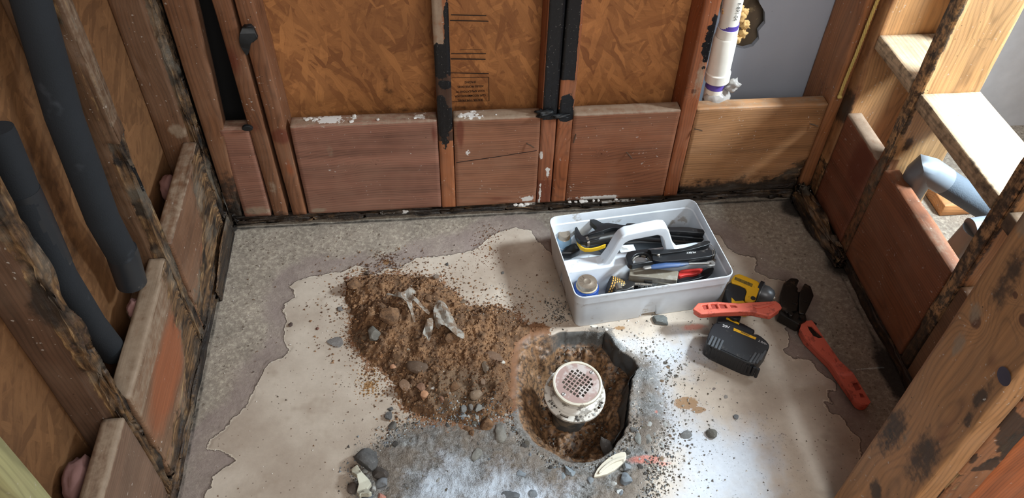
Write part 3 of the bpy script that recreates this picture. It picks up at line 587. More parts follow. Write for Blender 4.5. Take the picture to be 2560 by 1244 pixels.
lumber('blocking', XR+.001, XR+.039, -.93, -.623, .042, .328, srgb(116, 80, 52), lambda P: dict(mold=np.clip(.8-P[:, 2]/.2, 0, 1)*.8), .01, .003, 'low right-wall block half hidden behind the knotty near post', 'blocking')
for (ya, yb, zt, lab) in [(-.221, -.039, .550, 'upper ledge board of the right wall nearest the yellow rope'), (-.583, -.259, .540, 'wide ledge board glaring white in daylight in the right wall'), (-.93, -.623, .535, 'weathered ledge board in front of the dark mouldy stud')]:
    lumber('ledge_board', XR+.001, XR+.14, ya, yb, zt-.036, zt, srgb(206, 176, 140) if ya > -.6 else srgb(112, 88, 62), lambda P, zt=zt: dict(mold=np.where(P[:, 0] < XR+.01, .55, 0), pale=np.where(P[:, 2] > zt-.004, .5, 0)), .01, .003, lab, 'ledge')
RB = 0
def f_rs(P): return dict(rot=np.full(len(P), .8), pale=.35+.4*(fbm(P, 25, 3, 2) > .5), mold=np.clip(.9-P[:, 2]/.05, 0, 1))
lumber('wood_strip', 1.580, 1.6255, -.275, -.0, .0, .07, GREYW, f_rs, .006, .016, 'crumbling mouldy strip of rotten wood on the slab along the right wall corner', 'scrap', shape=lambda D: np.stack([D[:, 0]+.03*sm(-D[:, 1], .1, .28)*(D[:, 0] < 1.61)+.0*D[:, 1], D[:, 1], D[:, 2]*(1-.35*sm(-D[:, 1], .1, .28))+0], 1))

# near return wall
XP = 1.35
def f_p(P):
    d = lambda u, v, r, s=1.35: blob(P, un(u, v, 0, XP), (r[0], r[1], r[2]), s)
    rot = d(2225, 1090, (.02, .02, .05))+d(2310, 1130, (.02, .02, .045), 1.3)*.8; mold = np.maximum.reduce([d(2225, 1085, (.04, .035, .09)), d(2305, 1140, (.04, .035, .08)), d(2450, 990, (.02, .015, .05), 1.1), d(2520, 700, (.03, .025, .06), 1.3), d(2190, 1225, (.02, .02, .03)), d(2420, 1050, (.02, .015, .03), 1.1)])
    pale = np.maximum.reduce([d(2395, 860, (.02, .02, .05), 1.1), d(2265, 1090, (.02, .012, .08), 1.0), d(2560, 560, (.03, .05, .03), 1.2), d(2440, 780, (.03, .025, .03), 1.1)])*.8
    mold = mold*.72+.12; rot = rot*.6
    return dict(rot=rot*.8, mold=mold, pale=pale, red=d(2360, 1080, (.03, .03, .12), 1.2)*.55+d(2480, 900, (.03, .03, .05), 1.1)*.5)
kk = [tuple(un(u, v, 0, XP))+(r,) for u, v, r in [(2538, 737, .012), (2438, 800, .026), (2560, 800, .02)]]
NEARW = lumber('stud', XP, XP+.038, -1.045, -.905, .0, 1.12, srgb(176, 126, 80), f_p, .0055, .004, 'big knotty near post with drilled hole and mould spots, lower right', 'post', knots=kk)
def f_p2(P): return dict(mold=.35+.6*(fbm(P, 14, 3, 6) > .52), rot=.45*(fbm(P, 9, 3, 8) > .55)*np.ones(len(P)), pale=.35*(fbm(P, 20, 3, 2) > .55))
lumber('stud', XP+.041, XP+.098, -1.045, -.905, .0, 1.12, srgb(150, 98, 62), f_p2, .007, .004, 'mould-blotched stud fastened to the right side of the knotty near post', 'stud')
lumber('blocking', XP+.101, 1.80, -1.043, -1.005, .0, 1.0, srgb(176, 96, 50), lambda P: {}, .02, .001, 'smooth orange board in the lower right corner beyond the mouldy stud', 'board')
hp = un(2512, 940, 0, XP)
mb = MB(); mb.lathe([(.0001, 0), (.0135, 0), (.0135, .0006), (.0125, .0006)], 24, Matrix.Translation((XP-.0008, hp[1], hp[2])) @ Matrix.Rotation(PI/2, 4, 'Y'))
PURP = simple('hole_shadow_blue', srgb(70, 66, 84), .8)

# ================================================================ DIRT PILE, RUBBLE, STONES
PEAKS = [(960, 720, .05, .016), (985, 815, .07, .026), (1060, 760, .07, .018), (1140, 850, .08, .016), (1200, 920, .07, .014), (1100, 960, .06, .012), (890, 730, .03, .016), (1230, 800, .05, .012)]
def pile_h(x, y):
    x = np.atleast_1d(np.asarray(x, float)); y = np.atleast_1d(np.asarray(y, float)); P = np.stack([x, y, 0*x], 1)
    s = sdf(x, y, DIRT)+(fbm(P, 26, 4, 31)-.5)*.034+(fbm(P, 110, 2, 33)-.5)*.012
    h = .015*sm(s, -.004, .045)
    for u, v, r, a in PEAKS:
        c = F(u, v); h = h+a*np.exp(-((x-c[0])**2+(y-c[1])**2)/(r*r)*2)*sm(s, 0, .03)
    lump = np.maximum(0, fbm(P, 34, 3, 35)-.45)*.045+np.abs(fbm(P, 95, 3, 36)-.5)*.015+np.maximum(0, fbm(P, 210, 2, 38)-.5)*.010
    return np.where(s > 0, h+lump*sm(s, .0, .018), -.004), s
def dirt_mat():
    N = NT('brown_soil'); P = N.tc.outputs['Object']; n1 = N.noise(P, 26.0, 5, .65); n2 = N.noise(P, 130.0, 4, .65); n3 = N.noise(P, 420.0, 3, .6)
    col = N.mix(N.step(n1, .38, .64), srgb(92, 66, 45), srgb(134, 98, 67)); col = N.mul(col, N.m('MULTIPLY_ADD', n2, .9, .52)); col = N.mix(N.m('MULTIPLY', N.step(n3, .6, .68), .4), col, srgb(166, 138, 106))
    col = N.mix(N.m('MULTIPLY', N.step(n2, .42, .32), .5), col, srgb(52, 34, 22))
    ds = N.step(N.m('ADD', N.attr('dusty'), N.m('MULTIPLY', N.m('SUBTRACT', n1, .5), 1.2)), .3, .8); col = N.mix(N.m('MULTIPLY', ds, .6), col, srgb(98, 84, 68))
    return N.fin(col, .95, N.m('ADD', N.m('MULTIPLY', n2, .7), N.m('MULTIPLY', n3, .5)), .9, .003)
SOIL = dirt_mat()
def build_pile():
    xs = np.arange(.32, .83, .0024); ys = np.arange(-.68, -.17, .0024); X, Y = np.meshgrid(xs, ys, indexing='ij'); nx, ny = X.shape
    h, s = pile_h(X.ravel(), Y.ravel()); ok = (s > -.002).reshape(nx, ny); r = sdf(X.ravel(), Y.ravel(), RIM).reshape(nx, ny); ok &= (r < .004)
    idx = -np.ones((nx, ny), int); V = []; Fc = []
    hh = h.reshape(nx, ny)
    use = np.zeros((nx, ny), bool); q = ok[:-1, :-1] & ok[1:, :-1] & ok[1:, 1:] & ok[:-1, 1:]
    for a, b_ in ((0, 0), (1, 0), (1, 1), (0, 1)): use[a:nx-1+a, b_:ny-1+b_] |= q
    idx[use] = np.arange(use.sum()); V = np.stack([X[use], Y[use], np.maximum(hh[use], -.001)], 1)
    I, J = np.nonzero(q); Fc = np.stack([idx[I, J], idx[I+1, J], idx[I+1, J+1], idx[I, J+1]], 1)
    c = F(1150, 990); dusty = np.clip(1.1-np.hypot((V[:, 0]-c[0])/.15, (V[:, 1]-c[1])/.09), 0, 1)
    c = F(900, 860); dusty = np.maximum(dusty, np.clip(1.0-np.hypot((V[:, 0]-c[0])/.05, (V[:, 1]-c[1])/.06), 0, 1))
    o = pydata('dirt_pile', V, Fc.tolist(), SOIL, None, True, attrs=dict(dusty=dusty))
    setp(o, 'heap of crumbly orange-brown soil dug out beside the drain pit', 'dirt', None, 'stuff')
build_pile()
def ico(n):
    bm = bmesh.new(); bmesh.ops.create_icosphere(bm, subdivisions=n, radius=1); v = np.array([x.co[:] for x in bm.verts]); f = [[a.index for a in p.verts] for p in bm.faces]; bm.free(); return v, f
ICO = {k: ico(k) for k in (1, 2, 3)}
def rock_geo(seed, lvl=2, ang=.5, cuts=6):
    r = random.Random(seed); v, f = ICO[lvl]; v = v.copy()
    for _ in range(cuts):
        n = np.array([r.gauss(0, 1) for _ in range(3)]); n /= np.linalg.norm(n); d = r.uniform(.45, .85); k = v @ n-d; v -= np.where(k > 0, k, 0)[:, None]*n*ang*1.8 if ang*1.8 < 1 else np.where(k > 0, k, 0)[:, None]*n
    v *= 1+(fbm(v+seed*3.1, 2.0, 3, seed)-.5)[:, None]*.35
    return v, f
def ground_z(x, y):
    P = np.array([[x, y, 0.0]]); s = float(sdf(np.array([x]), np.array([y]), RIM)[0])
    if s > 0: return -.05*float(sm(np.array(s/.01), 0, 1))-.074*float(sm(np.array(s-.012), 0, .08))
    h, s2 = pile_h(x, y)
    return max(0.0, float(h[0])*.8) if s2[0] > 0 else .002*(sdf(np.array([x]), np.array([y]), DUST)[0] > 0)
nr = [100]
def rock(u, v, rx, ry, col, label, cat='stone', name='stone', hz=.6, ang=.56, lvl=2, rot=None, group=None, z=None, smooth=True, cuts=7, mat=None):
    """rx, ry in photo pixels (about 1100 px per metre on the slab)"""
    nr[0] += 1; p = F(u, v); k = 1120.0
    a = rx/k; b_ = ry/k/.80; c = min(a, b_)*hz*1.1
    vv, f = rock_geo(nr[0], lvl, ang, cuts); V = vv*np.array([a, b_, c])
    th = rnd.uniform(-.4, .4) if rot is None else rot; ct, st = math.cos(th), math.sin(th)
    V = np.stack([V[:, 0]*ct-V[:, 1]*st, V[:, 0]*st+V[:, 1]*ct, V[:, 2]], 1)
    zz = ground_z(p[0], p[1]) if z is None else z; y_off = 0
    V += np.array([p[0], p[1]-c*.4, zz-V[:, 2].min()-.22*c])
    gcol = sum(col[:3])/3; col = tuple(.72*c+.28*gcol for c in col[:3])+(1,)
    o = pydata(name, V, f, mat or STONE, None, smooth, col)
    if smooth: o.data.set_sharp_from_angle(angle=math.radians(28))
    return setp(o, label, cat, group)
GR = srgb(112, 108, 102); DG = srgb(72, 68, 64); BR = srgb(122, 84, 52); OR = srgb(150, 108, 74); BLG = srgb(118, 124, 130); TN = srgb(128, 106, 84); LG = srgb(168, 168, 164); WT = srgb(212, 208, 200); OLV = srgb(100, 92, 80)
big = [
 (980, 813, 30, 26, OR, 'large rounded orange-brown dirt clod at the left of the pile below the plastic shreds', 'clod', .8),
 (938, 850, 20, 16, OLV, 'smooth grey-brown stone against the large clod on the dirt pile', 'stone', .8),
 (918, 866, 11, 8, BR, 'small tan lump left of the grey-brown stone on the dirt', 'clod', .7),
 (968, 854, 12, 8, srgb(96, 64, 40), 'small dark brown lump in the shadow under the large clod', 'clod', .7),
 (887, 724, 22, 16, BR, 'squarish dirt clod at the upper left tip of the pile', 'clod', .7),
 (1090, 692, 10, 7, srgb(104, 84, 66), 'round brown pebble on the cream floor just above the pile', 'stone', .8),
 (1018, 690, 9, 7, BR, 'brown pebble at the top edge of the dirt pile', 'stone', .8),
 (869, 694, 7, 5, srgb(140, 86, 52), 'reddish pebble off the upper left tip of the dirt pile', 'stone', .8),
 (918, 685, 9, 6, srgb(84, 62, 44), 'dark pebble at the top left edge of the dirt', 'stone', .8),
 (920, 664, 6, 4, srgb(92, 66, 50), 'small dark pebble on the mauve mortar above the pile', 'stone', .8),
 (727, 812, 6, 6, srgb(72, 50, 40), 'lone dark pebble at the left edge of the cream coat', 'stone', .8),
 (794, 821, 5, 4, srgb(120, 66, 44), 'small rust-red pebble on the cream coat left of the pile', 'stone', .8),
 (1118, 661, 5, 4, DG, 'dark pebble farthest above the dirt pile', 'stone', .8),
 (1256, 682, 6, 4, GR, 'flat grey pebble on the cream floor left of the tote', 'stone', .5),
 (1044, 930, 30, 17, srgb(98, 72, 48), 'big dark flattish stone sunk in the lower middle of the pile', 'stone', .6),
 (1226, 908, 30, 16, srgb(116, 82, 52), 'wide flat brown stone near the pit on the right of the pile', 'stone', .5),
 (1213, 934, 10, 18, srgb(106, 84, 60), 'upright brown sliver of stone left of the pit rim', 'stone', .7),
 (1012, 973, 14, 14, srgb(132, 94, 60), 'tan-brown stone at the lower left edge of the dirt', 'stone', .7),
 (1053, 980, 14, 12, srgb(128, 84, 50), 'brown stone beside a white chip low on the pile', 'stone', .7),
 (1063, 1000, 12, 9, srgb(186, 124, 70), 'bright orange pebble low on the dirt pile', 'stone', .8),
 (1104, 1014, 9, 9, srgb(138, 90, 54), 'round brown pebble at the bottom edge of the dirt', 'stone', .8),
 (1138, 980, 13, 14, srgb(146, 92, 52), 'blocky orange-brown clod in the lower right of the dirt', 'clod', .7),
 (1190, 1001, 18, 13, srgb(130, 102, 72), 'angular tan stone near the bottom of the dirt pile', 'stone', .6),
 (1207, 968, 12, 9, srgb(116, 86, 58), 'brown stone above the angular tan stone', 'stone', .7),
 (984, 922, 9, 6, srgb(178, 118, 70), 'pale orange pebble at the lower left of the dirt', 'stone', .8),
 (1131, 866, 20, 15, srgb(140, 92, 56), 'soft brown clod in the middle of the pile', 'clod', .6),
 (1074, 766, 12, 12, srgb(168, 98, 56), 'orange clod between the two plastic shreds', 'clod', .7),
 (1157, 760, 11, 8, srgb(112, 88, 62), 'brown slab-shaped pebble at the upper right edge of the pile', 'stone', .6),
 (973, 1042, 12, 13, srgb(86, 82, 78), 'upper grey stone of the pair left of the rubble', 'stone', .6),
 (981, 1062, 12, 11, srgb(92, 86, 78), 'lower grey stone of the pair left of the rubble', 'stone', .7),
 (976, 1022, 8, 5, srgb(90, 86, 82), 'small dark chip above the pair of grey stones', 'stone', .6),
 (843, 856, 27, 14, srgb(112, 104, 98), 'flat grey spall with a white edge at the left of the dirt pile', 'stone', .22),
 (850, 772, 12, 8, srgb(104, 96, 90), 'square grey chip on the cream coat left of the pile', 'stone', .3),
 (1256, 912, 8, 5, srgb(206, 196, 178), 'small white sliver left of the pit rim', 'chip', .5),
 (1083, 982, 6, 5, srgb(196, 188, 178), 'tiny white chip low on the dirt pile', 'chip', .7),
 (1024, 884, 6, 5, srgb(188, 176, 150), 'small pale chip in the centre left of the dirt', 'chip', .7),
 (921, 1150, 36, 24, srgb(84, 82, 80), 'largest dark grey rock at the lower left of the rubble', 'rock', .7),
 (952, 1185, 19, 14, srgb(70, 60, 52), 'dark brown rock beside the pale plaster shard', 'rock', .7),
 (882, 1219, 14, 12, srgb(92, 78, 68), 'brown rock left of the pale plaster shard', 'rock', .7),
 (959, 1210, 17, 12, srgb(112, 116, 120), 'blue-grey block of rubble right of the plaster shard', 'rock', .7),
 (936, 1218, 9, 15, srgb(160, 158, 152), 'light grey oblong chip touching the plaster shard', 'chip', .6),
 (955, 1240, 14, 8, srgb(190, 116, 92), 'red brick fragment at the bottom edge of the picture', 'brick', .7),
 (924, 1242, 17, 9, srgb(84, 88, 92), 'dark rock at the bottom edge left of the brick fragment', 'rock', .7),
 (1248, 1083, 16, 22, srgb(124, 118, 106), 'standing grey stone left of the pit in the rubble', 'stone', .6),
 (1192, 1139, 16, 15, srgb(118, 114, 104), 'flat angular olive-grey chip in the rubble', 'stone', .35),
 (1210, 1128, 7, 9, srgb(102, 98, 92), 'narrow grey chip right of the olive-grey chip', 'stone', .5),
 (1157, 1030, 11, 9, srgb(112, 110, 106), 'leftmost of the three grey pebbles under the dirt pile', 'stone', .7),
 (1176, 1028, 8, 9, srgb(104, 94, 84), 'middle of the three pebbles under the dirt pile', 'stone', .7),
 (1197, 1031, 14, 11, srgb(112, 108, 100), 'rightmost of the three grey pebbles under the dirt pile', 'stone', .6),
 (1159, 1046, 9, 6, srgb(122, 124, 124), 'small grey block below the three pebbles', 'stone', .6),
 (1193, 1047, 6, 6, srgb(140, 138, 132), 'small light pebble below the three pebbles', 'stone', .7),
 (1168, 1072, 10, 8, srgb(128, 100, 70), 'brown dirt ball in the grey rubble', 'clod', .7),
 (1180, 1083, 9, 7, srgb(140, 108, 72), 'tan dirt ball touching the brown one in the rubble', 'clod', .7),
 (1215, 1062, 17, 15, srgb(104, 84, 66), 'large crusted brown clod between rubble and pit', 'clod', .7),
 (1250, 1146, 6, 11, srgb(188, 188, 184), 'narrow white chip below the pit at the left', 'chip', .5),
 (1421, 1176, 16, 13, srgb(124, 136, 144), 'sharp blue-grey stone directly below the pit', 'stone', .7),
 (1407, 1190, 7, 8, srgb(128, 138, 144), 'small blue-grey splinter left of the sharp stone', 'stone', .6),
 (1302, 1184, 12, 10, srgb(118, 128, 136), 'blue-grey stone in the rubble left of centre bottom', 'stone', .6),
 (1563, 1196, 18, 14, srgb(106, 116, 124), 'large blue-grey stone right under the broken white ring piece', 'stone', .7),
 (1566, 1170, 13, 11, srgb(130, 138, 144), 'blue-grey stone touching the right end of the white ring piece', 'stone', .7),
 (1475, 1203, 11, 9, srgb(108, 114, 118), 'grey stone left below the white ring piece', 'stone', .5),
 (1333, 1234, 12, 9, srgb(112, 120, 126), 'blue-grey stone at the bottom edge in the middle', 'stone', .6),
 (1277, 1238, 22, 12, srgb(88, 92, 96), 'broad dark stone at the bottom edge in the middle', 'stone', .5),
 (1596, 1098, 10, 16, srgb(124, 126, 120), 'long grey flake right of the pit corner', 'stone', .4),
 (1621, 1094, 9, 10, srgb(128, 128, 122), 'short grey flake right of the long one', 'stone', .4),
 (1583, 1072, 10, 9, srgb(100, 98, 94), 'dark pebble on the right rim of the pit', 'stone', .6),
 (1395, 1126, 13, 9, srgb(104, 102, 98), 'flat grey stone lying inside the pit at the front', 'stone', .4),
 (1368, 1206, 7, 5, srgb(190, 186, 174), 'small cream chip below the pit', 'chip', .5),
 (1549, 1230, 10, 6, srgb(180, 182, 180), 'light grey chip at the bottom right of the rubble', 'chip', .5),
 (1534, 1208, 9, 7, srgb(172, 172, 166), 'pale chip above the bottom right one', 'chip', .5),
 (1648, 803, 24, 18, srgb(96, 98, 94), 'mottled flat grey stone in front of the tote notch', 'stone', .35),
 (1777, 1083, 14, 11, srgb(92, 88, 78), 'dark round stone on the dusty floor pale with window sheen', 'stone', .7),
 (1714, 1086, 15, 11, srgb(112, 112, 110), 'crumbled grey lump left of the dark round stone', 'stone', .4),
 (1787, 971, 9, 4, srgb(116, 100, 92), 'long thin brown flake below the battery', 'stone', .3),
 (1812, 991, 8, 5, srgb(142, 134, 124), 'oval grey flake below the battery', 'stone', .3),
 (1840, 1042, 8, 6, srgb(104, 106, 108), 'small grey chip on the dusty pale sheen of the floor right of the soil stain', 'stone', .5),
 (1513, 898, 8, 20, srgb(104, 96, 86), 'thin upright slate chip against the back right wall of the pit', 'stone', .5),
 (1525, 1086, 18, 34, srgb(84, 78, 74), 'big smooth dark stone half buried in the front right of the pit', 'stone', .7),
 (1555, 935, 9, 12, srgb(84, 80, 76), 'broken lump at the sharp right corner of the pit rim', 'stone', .7),
 (1460, 808, 12, 6, srgb(196, 184, 166), 'cream flake under the front left corner of the tote', 'chip', .3),
 (1485, 815, 14, 5, srgb(200, 188, 170), 'second cream flake in front of the tote by the pit', 'chip', .3),
 (1515, 822, 6, 5, srgb(196, 184, 168), 'little cream chip at the upper right of the pit rim', 'chip', .4),
]
for u, v, rx, ry, col, lab, cat, hz in big:
    rock(u, v, rx, ry, col, lab, cat, mat=SOIL if cat == 'clod' else None, name={'clod': 'dirt_clod', 'chip': 'chip', 'rock': 'rock', 'brick': 'brick_fragment'}.get(cat, 'stone'), hz=hz, lvl=3 if rx > 15 else 2)
# countable small pieces sharing a look
LAND = [(1437, 1160, 'just below the pit'), (1525, 1175, 'near the white ring piece'), (1248, 1083, 'by the standing grey stone'), (1192, 1139, 'by the flat olive-grey chip'), (921, 1150, 'beside the largest dark rock'), (905, 1205, 'by the pale plaster shard'), (1175, 1035, 'by the three pebbles under the dirt'),
 (975, 1050, 'by the pair of grey stones'), (1080, 1110, 'on the smooth grey dust at the left'), (1150, 1200, 'in the whitish dust at the bottom'), (1300, 1190, 'by the blue-grey stone left of centre bottom'), (1420, 1180, 'by the sharp blue-grey stone'), (1560, 1200, 'by the large blue-grey stone'), (1050, 1190, 'on the dust right of the brown rock'),
 (980, 813, 'by the large orange-brown clod'), (938, 850, 'by the smooth grey-brown stone'), (887, 724, 'at the upper left tip'), (1044, 930, 'by the big dark sunken stone'), (1226, 908, 'by the wide flat brown stone'), (1190, 1001, 'by the angular tan stone'), (1063, 1000, 'by the bright orange pebble'), (1131, 866, 'by the soft clod mid-pile'),
 (1010, 760, 'behind the forked plastic strip'), (1120, 800, 'around the broad plastic scrap'), (1200, 800, 'on the upper right slope'), (1290, 840, 'at the upper corner of the pit'), (1290, 960, 'along the left rim of the pit'), (1596, 1098, 'by the long grey flake'), (1620, 950, 'right of the sharp pit corner'), (1640, 1020, 'left of the ochre soil stain'), (1650, 890, 'above the crumbled floor edge'), (1660, 1140, 'beside the pinkish smear')]
LANDX = [(F(u, v)[:2], t) for u, v, t in LAND]
def near_land(x, y): return min(LANDX, key=lambda q: (q[0][0]-x)**2+(q[0][1]-y)**2)[1]
def tone(c):
    g = sum(c[:3])/3; sat = max(c[:3])-min(c[:3])
    if sat < .35*max(c[:3]): return 'dark grey' if g < .1 else ('mid-grey' if g < .22 else 'pale grey')
    return 'dark brown' if g < .075 else ('orange-brown' if g > .12 else 'brown')
def scatter(poly, n, rmin, rmax, cols, noun, group, name, cat, hz=.6, avoid_pit=True, dens=None):
    xs = [p[0] for p in poly]; ys = [p[1] for p in poly]; k = 0; protos = []
    for i in range(10):
        vv, f = rock_geo(500+i+n, 1, .56, 6); me = bpy.data.meshes.new(name); me.from_pydata((vv*[1, 1, hz]).tolist(), [], f); me.materials.append(STONE); protos.append(me)
    while k < n:
        x = rnd.uniform(min(xs), max(xs)); y = rnd.uniform(min(ys), max(ys))
        if y < -.90 or sdf(np.array([x]), np.array([y]), poly)[0] < .004: continue
        if avoid_pit and sdf(np.array([x]), np.array([y]), RIM)[0] > -.006: continue
        r = rmin+(rmax-rmin)*rnd.random()**2.2; o = bpy.data.objects.new(name, rnd.choice(protos)); C.objects.link(o)
        o.location = (x, y, ground_z(x, y)+r*hz*.35); o.scale = (r*rnd.uniform(.8, 1.3), r*rnd.uniform(.7, 1.1), r); o.rotation_euler = (rnd.uniform(-.3, .3), rnd.uniform(-.3, .3), rnd.uniform(0, 6.28))
        c = rnd.choice(cols); t = rnd.uniform(.75, 1.25); o.color = (c[0]*t, c[1]*t, c[2]*t, 1)
        sz = 'larger' if r > rmin+(rmax-rmin)*.45 else ('small' if r > rmin+(rmax-rmin)*.08 else 'tiny'); lab = '%s %s %s %s' % (sz, tone(o.color), noun, near_land(x, y))
        setp(o, lab, cat, group+', '+lab); k += 1
PIT_RING = FP([(1230,1040),(1290,1075),(1380,1150),(1490,1165),(1560,1120),(1600,1060),(1640,1120),(1620,1250),(1000,1250),(900,1180),(1000,1080),(1120,1050)])
scatter(PIT_RING, 150, .0046, .0085, [GR, DG, BLG, LG, GR, OLV], 'rubble piece', 'small rubble pieces around the pit', 'rubble_piece', 'rubble')
scatter(DIRT, 110, .0045, .0075, [BR, srgb(110, 76, 48), srgb(146, 100, 62), TN], 'pebble in the soil heap', 'pebbles in the dirt pile', 'pebble', 'pebble')
RGT = FP([(1600,860),(1700,900),(1690,1000),(1700,1130),(1640,1200),(1590,1120),(1600,1000)])
scatter(RGT, 34, .0042, .008, [GR, LG, TN, OLV], 'concrete crumb', 'crumbs right of the pit', 'rubble_piece', 'rubble', .4)
def gravel(name, n, poly, size, cols, label, spread=0.0, pitfree=True, seed=1, inpit=False):
    r = random.Random(seed); xs = [p[0] for p in poly]; ys = [p[1] for p in poly]; X = np.array([r.uniform(min(xs)-spread, max(xs)+spread) for _ in range(n*3)]); Y = np.array([r.uniform(min(ys)-spread, max(ys)+spread) for _ in range(n*3)])
    s = sdf(X, Y, poly); rim = sdf(X, Y, RIM); u = np.array([r.random() for _ in X]); k = (u < np.exp(np.minimum(s, 0)/max(spread*.32, 1e-4))) & (Y > -.96)
    k &= (rim > .01) if inpit else (rim < -.003)
    X = X[k][:n]; Y = Y[k][:n]
    h, s2 = pile_h(X, Y); Z = np.where(s2 > 0, np.maximum(h, 0), .001)
    if inpit: Z = -np.array([-ground_z(a, b_) for a, b_ in zip(X, Y)])
    base = np.array([(1, 0, 0), (-.5, .87, 0), (-.5, -.87, 0), (0, 0, .9), (.1, .1, -.5)]); fb_ = [(0, 1, 3), (1, 2, 3), (2, 0, 3), (1, 0, 4), (2, 1, 4), (0, 2, 4)]
    V = []; Fc = []; CI = []
    for i, (x, y, z) in enumerate(zip(X, Y, Z)):
        q = size*(.4+r.random()**2*1.1); a = r.random()*6.28; t = r.uniform(-.5, .5); ca, sa = math.cos(a), math.sin(a)
        b = base*np.array([q*r.uniform(.7, 1.4), q, q]); b = np.stack([b[:, 0]*ca-b[:, 1]*sa, b[:, 0]*sa+b[:, 1]*ca, b[:, 2]+b[:, 0]*t], 1)+[x, y, z+q*.3]
        V.append(b); Fc += [tuple(j+5*i for j in f) for f in fb_]; CI += [r.randrange(len(cols))]*6
    ms = []
    for j, c in enumerate(cols): ms.append(CM(c))
    o = pydata(name, np.concatenate(V), Fc, ms, None, False); o.data.polygons.foreach_set('material_index', CI); setp(o, label, 'debris', None, 'stuff')
_cm = {}
def CM(c):
    if c not in _cm: _cm[c] = simple('crumb_colour', c, .9)
    return _cm[c]
gravel('gravel', 9500, PIT_RING, .0027, [GR, DG, BLG, LG, OLV], 'fine grey gravel and dust crumbs around the pit', .05, seed=2)
gravel('soil_crumbs', 7000, DIRT, .0027, [srgb(118, 84, 56), srgb(88, 60, 40), srgb(146, 110, 78)], 'fine soil crumbs sprinkled on and around the dirt pile', .10, seed=3)
gravel('gravel', 1600, RGT, .0026, [GR, LG, OLV, WT], 'fine grit right of the pit', .12, seed=4)
FLR = [(.07, -.03), (1.58, -.03), (1.58, -.93), (.07, -.93)]
gravel('grit', 900, FLR, .0017, [srgb(70, 56, 46), srgb(110, 84, 64), srgb(208, 200, 190)], 'dark specks of grit all over the slab', .0, seed=5)
gravel('soil_crumbs', 1400, RIM, .0042, [srgb(110, 72, 42), srgb(80, 54, 34), GR], 'loose soil crumbs inside the pit', .0, seed=6, inpit=True)
gravel('soil_crumbs', 260, FP([(905,930),(940,930),(945,985),(900,980)]), .002, [srgb(138, 100, 56), srgb(170, 130, 84)], 'little spill of yellow-brown soil left of the rubble', .02, seed=8)
gravel('soil_crumbs', 300, FP([(1200,575),(1240,575),(1245,660),(1195,660)]), .0018, [srgb(110, 72, 46)], 'brown dust streak on the floor behind the pile', .03, seed=9)
gravel('soil_crumbs', 260, FP([(945,635),(985,640),(985,668),(950,662)]), .0018, [srgb(104, 68, 44), srgb(70, 48, 36)], 'small scatter of brown crumbs near the back wall', .02, seed=10)
gravel('grit', 260, FP([(1370,755),(1415,760),(1410,800),(1375,800)]), .0022, [DG, GR, srgb(60, 54, 50)], 'dark crumbs beside the left end of the tote', .03, seed=11)
gravel('gravel', 420, FP([(1600,690),(1240,720),(1240,800),(1400,800)]), .0020, [GR, LG, TN], 'loose grit between the pile and the tote', .05, seed=12)

# plaster shard, ring fragment
PLS = simple('pale_plaster', srgb(190, 186, 168), .8, grime=srgb(96, 88, 72), gs=70, gt=.55, bump=.6)
out = FP([(876,1166),(893,1161),(905,1178),(922,1192),(928,1204),(918,1218),(930,1232),(922,1238),(904,1236),(900,1244),(890,1226),(896,1208),(892,1190),(878,1176)], .03)
setp(MB().plate(out, [], lambda x, y: .006+.02*vn(np.array([[x, y, 0]]), 50, 4)[0], lambda x, y: .016+.03*vn(np.array([[x, y, 0]]), 50, 4)[0]).build('plaster_shard', PLS, None, bevel=.002), 'pale forked shard of plaster at the lower left of the rubble', 'shard')
PVCW = simple('white_plastic_dirty', srgb(214, 206, 188), .45, grime=srgb(120, 108, 92), gs=60, gt=.6)
o1 = FP([(1483,1190),(1497,1164),(1528,1137),(1561,1126),(1567,1135),(1564,1152),(1528,1181),(1488,1192)], .012)
fr = MB().plate(smoothloop(o1, 1), [], .004, .012).build('pipe_ring_fragment', PVCW, None, bevel=.0015); setp(fr, 'broken white plastic ring segment lying below the pit', 'fragment')
o2 = FP([(1495,1180),(1510,1163),(1535,1146),(1562,1140),(1562,1146),(1537,1153),(1514,1168),(1500,1183)], .016)
MB().plate(smoothloop(o2, 1), [], .012, .0165).build('ridge', PVCW, fr, bevel=.001)

# plastic shreds on the pile
FILM = simple('dusty_film', srgb(168, 162, 152), .3, grime=srgb(122, 92, 66), gs=60, gt=.46, bump=.8, bs=80, Alpha=.74)
def shred(pts, zf, lab):
    out = smoothloop(FP(pts, .045), 1); xs = [p[0] for p in out]; ys = [p[1] for p in out]
    f0 = lambda x, y: float(zf(x, y))+.022*(float(fbm(np.array([[x, y, 0.]]), 42, 3, 5)[0])-.5)+.004*math.sin(x*230+y*90)
    setp(MB().plate(out, [], lambda x, y: f0(x, y), lambda x, y: f0(x, y)+.0008, grid=.006).build('plastic_shred', FILM, None, smooth=True), lab, 'plastic scrap')
zz_ = lambda base: (lambda x, y: base)
shred([(965,744),(992,741),(1012,742),(1030,727),(1044,735),(1031,748),(1048,760),(1076,789),(1073,800),(1048,775),(1030,757),(1033,782),(1041,817),(1035,819),(1023,777),(1005,753),(970,753)], zz_(.062), 'forked strip of dusty clear plastic standing on the dirt pile')
shred([(1064,813),(1080,797),(1085,813),(1076,858),(1071,858),(1064,842),(1055,845)], zz_(.055), 'small notched tail of plastic film in the middle of the dirt pile')
shred([(1087,762),(1099,752),(1111,755),(1131,792),(1145,817),(1161,831),(1161,845),(1150,850),(1125,828),(1108,817),(1092,826),(1083,792)], zz_(.05), 'broad rounded scrap of grey plastic film on the right of the dirt pile')

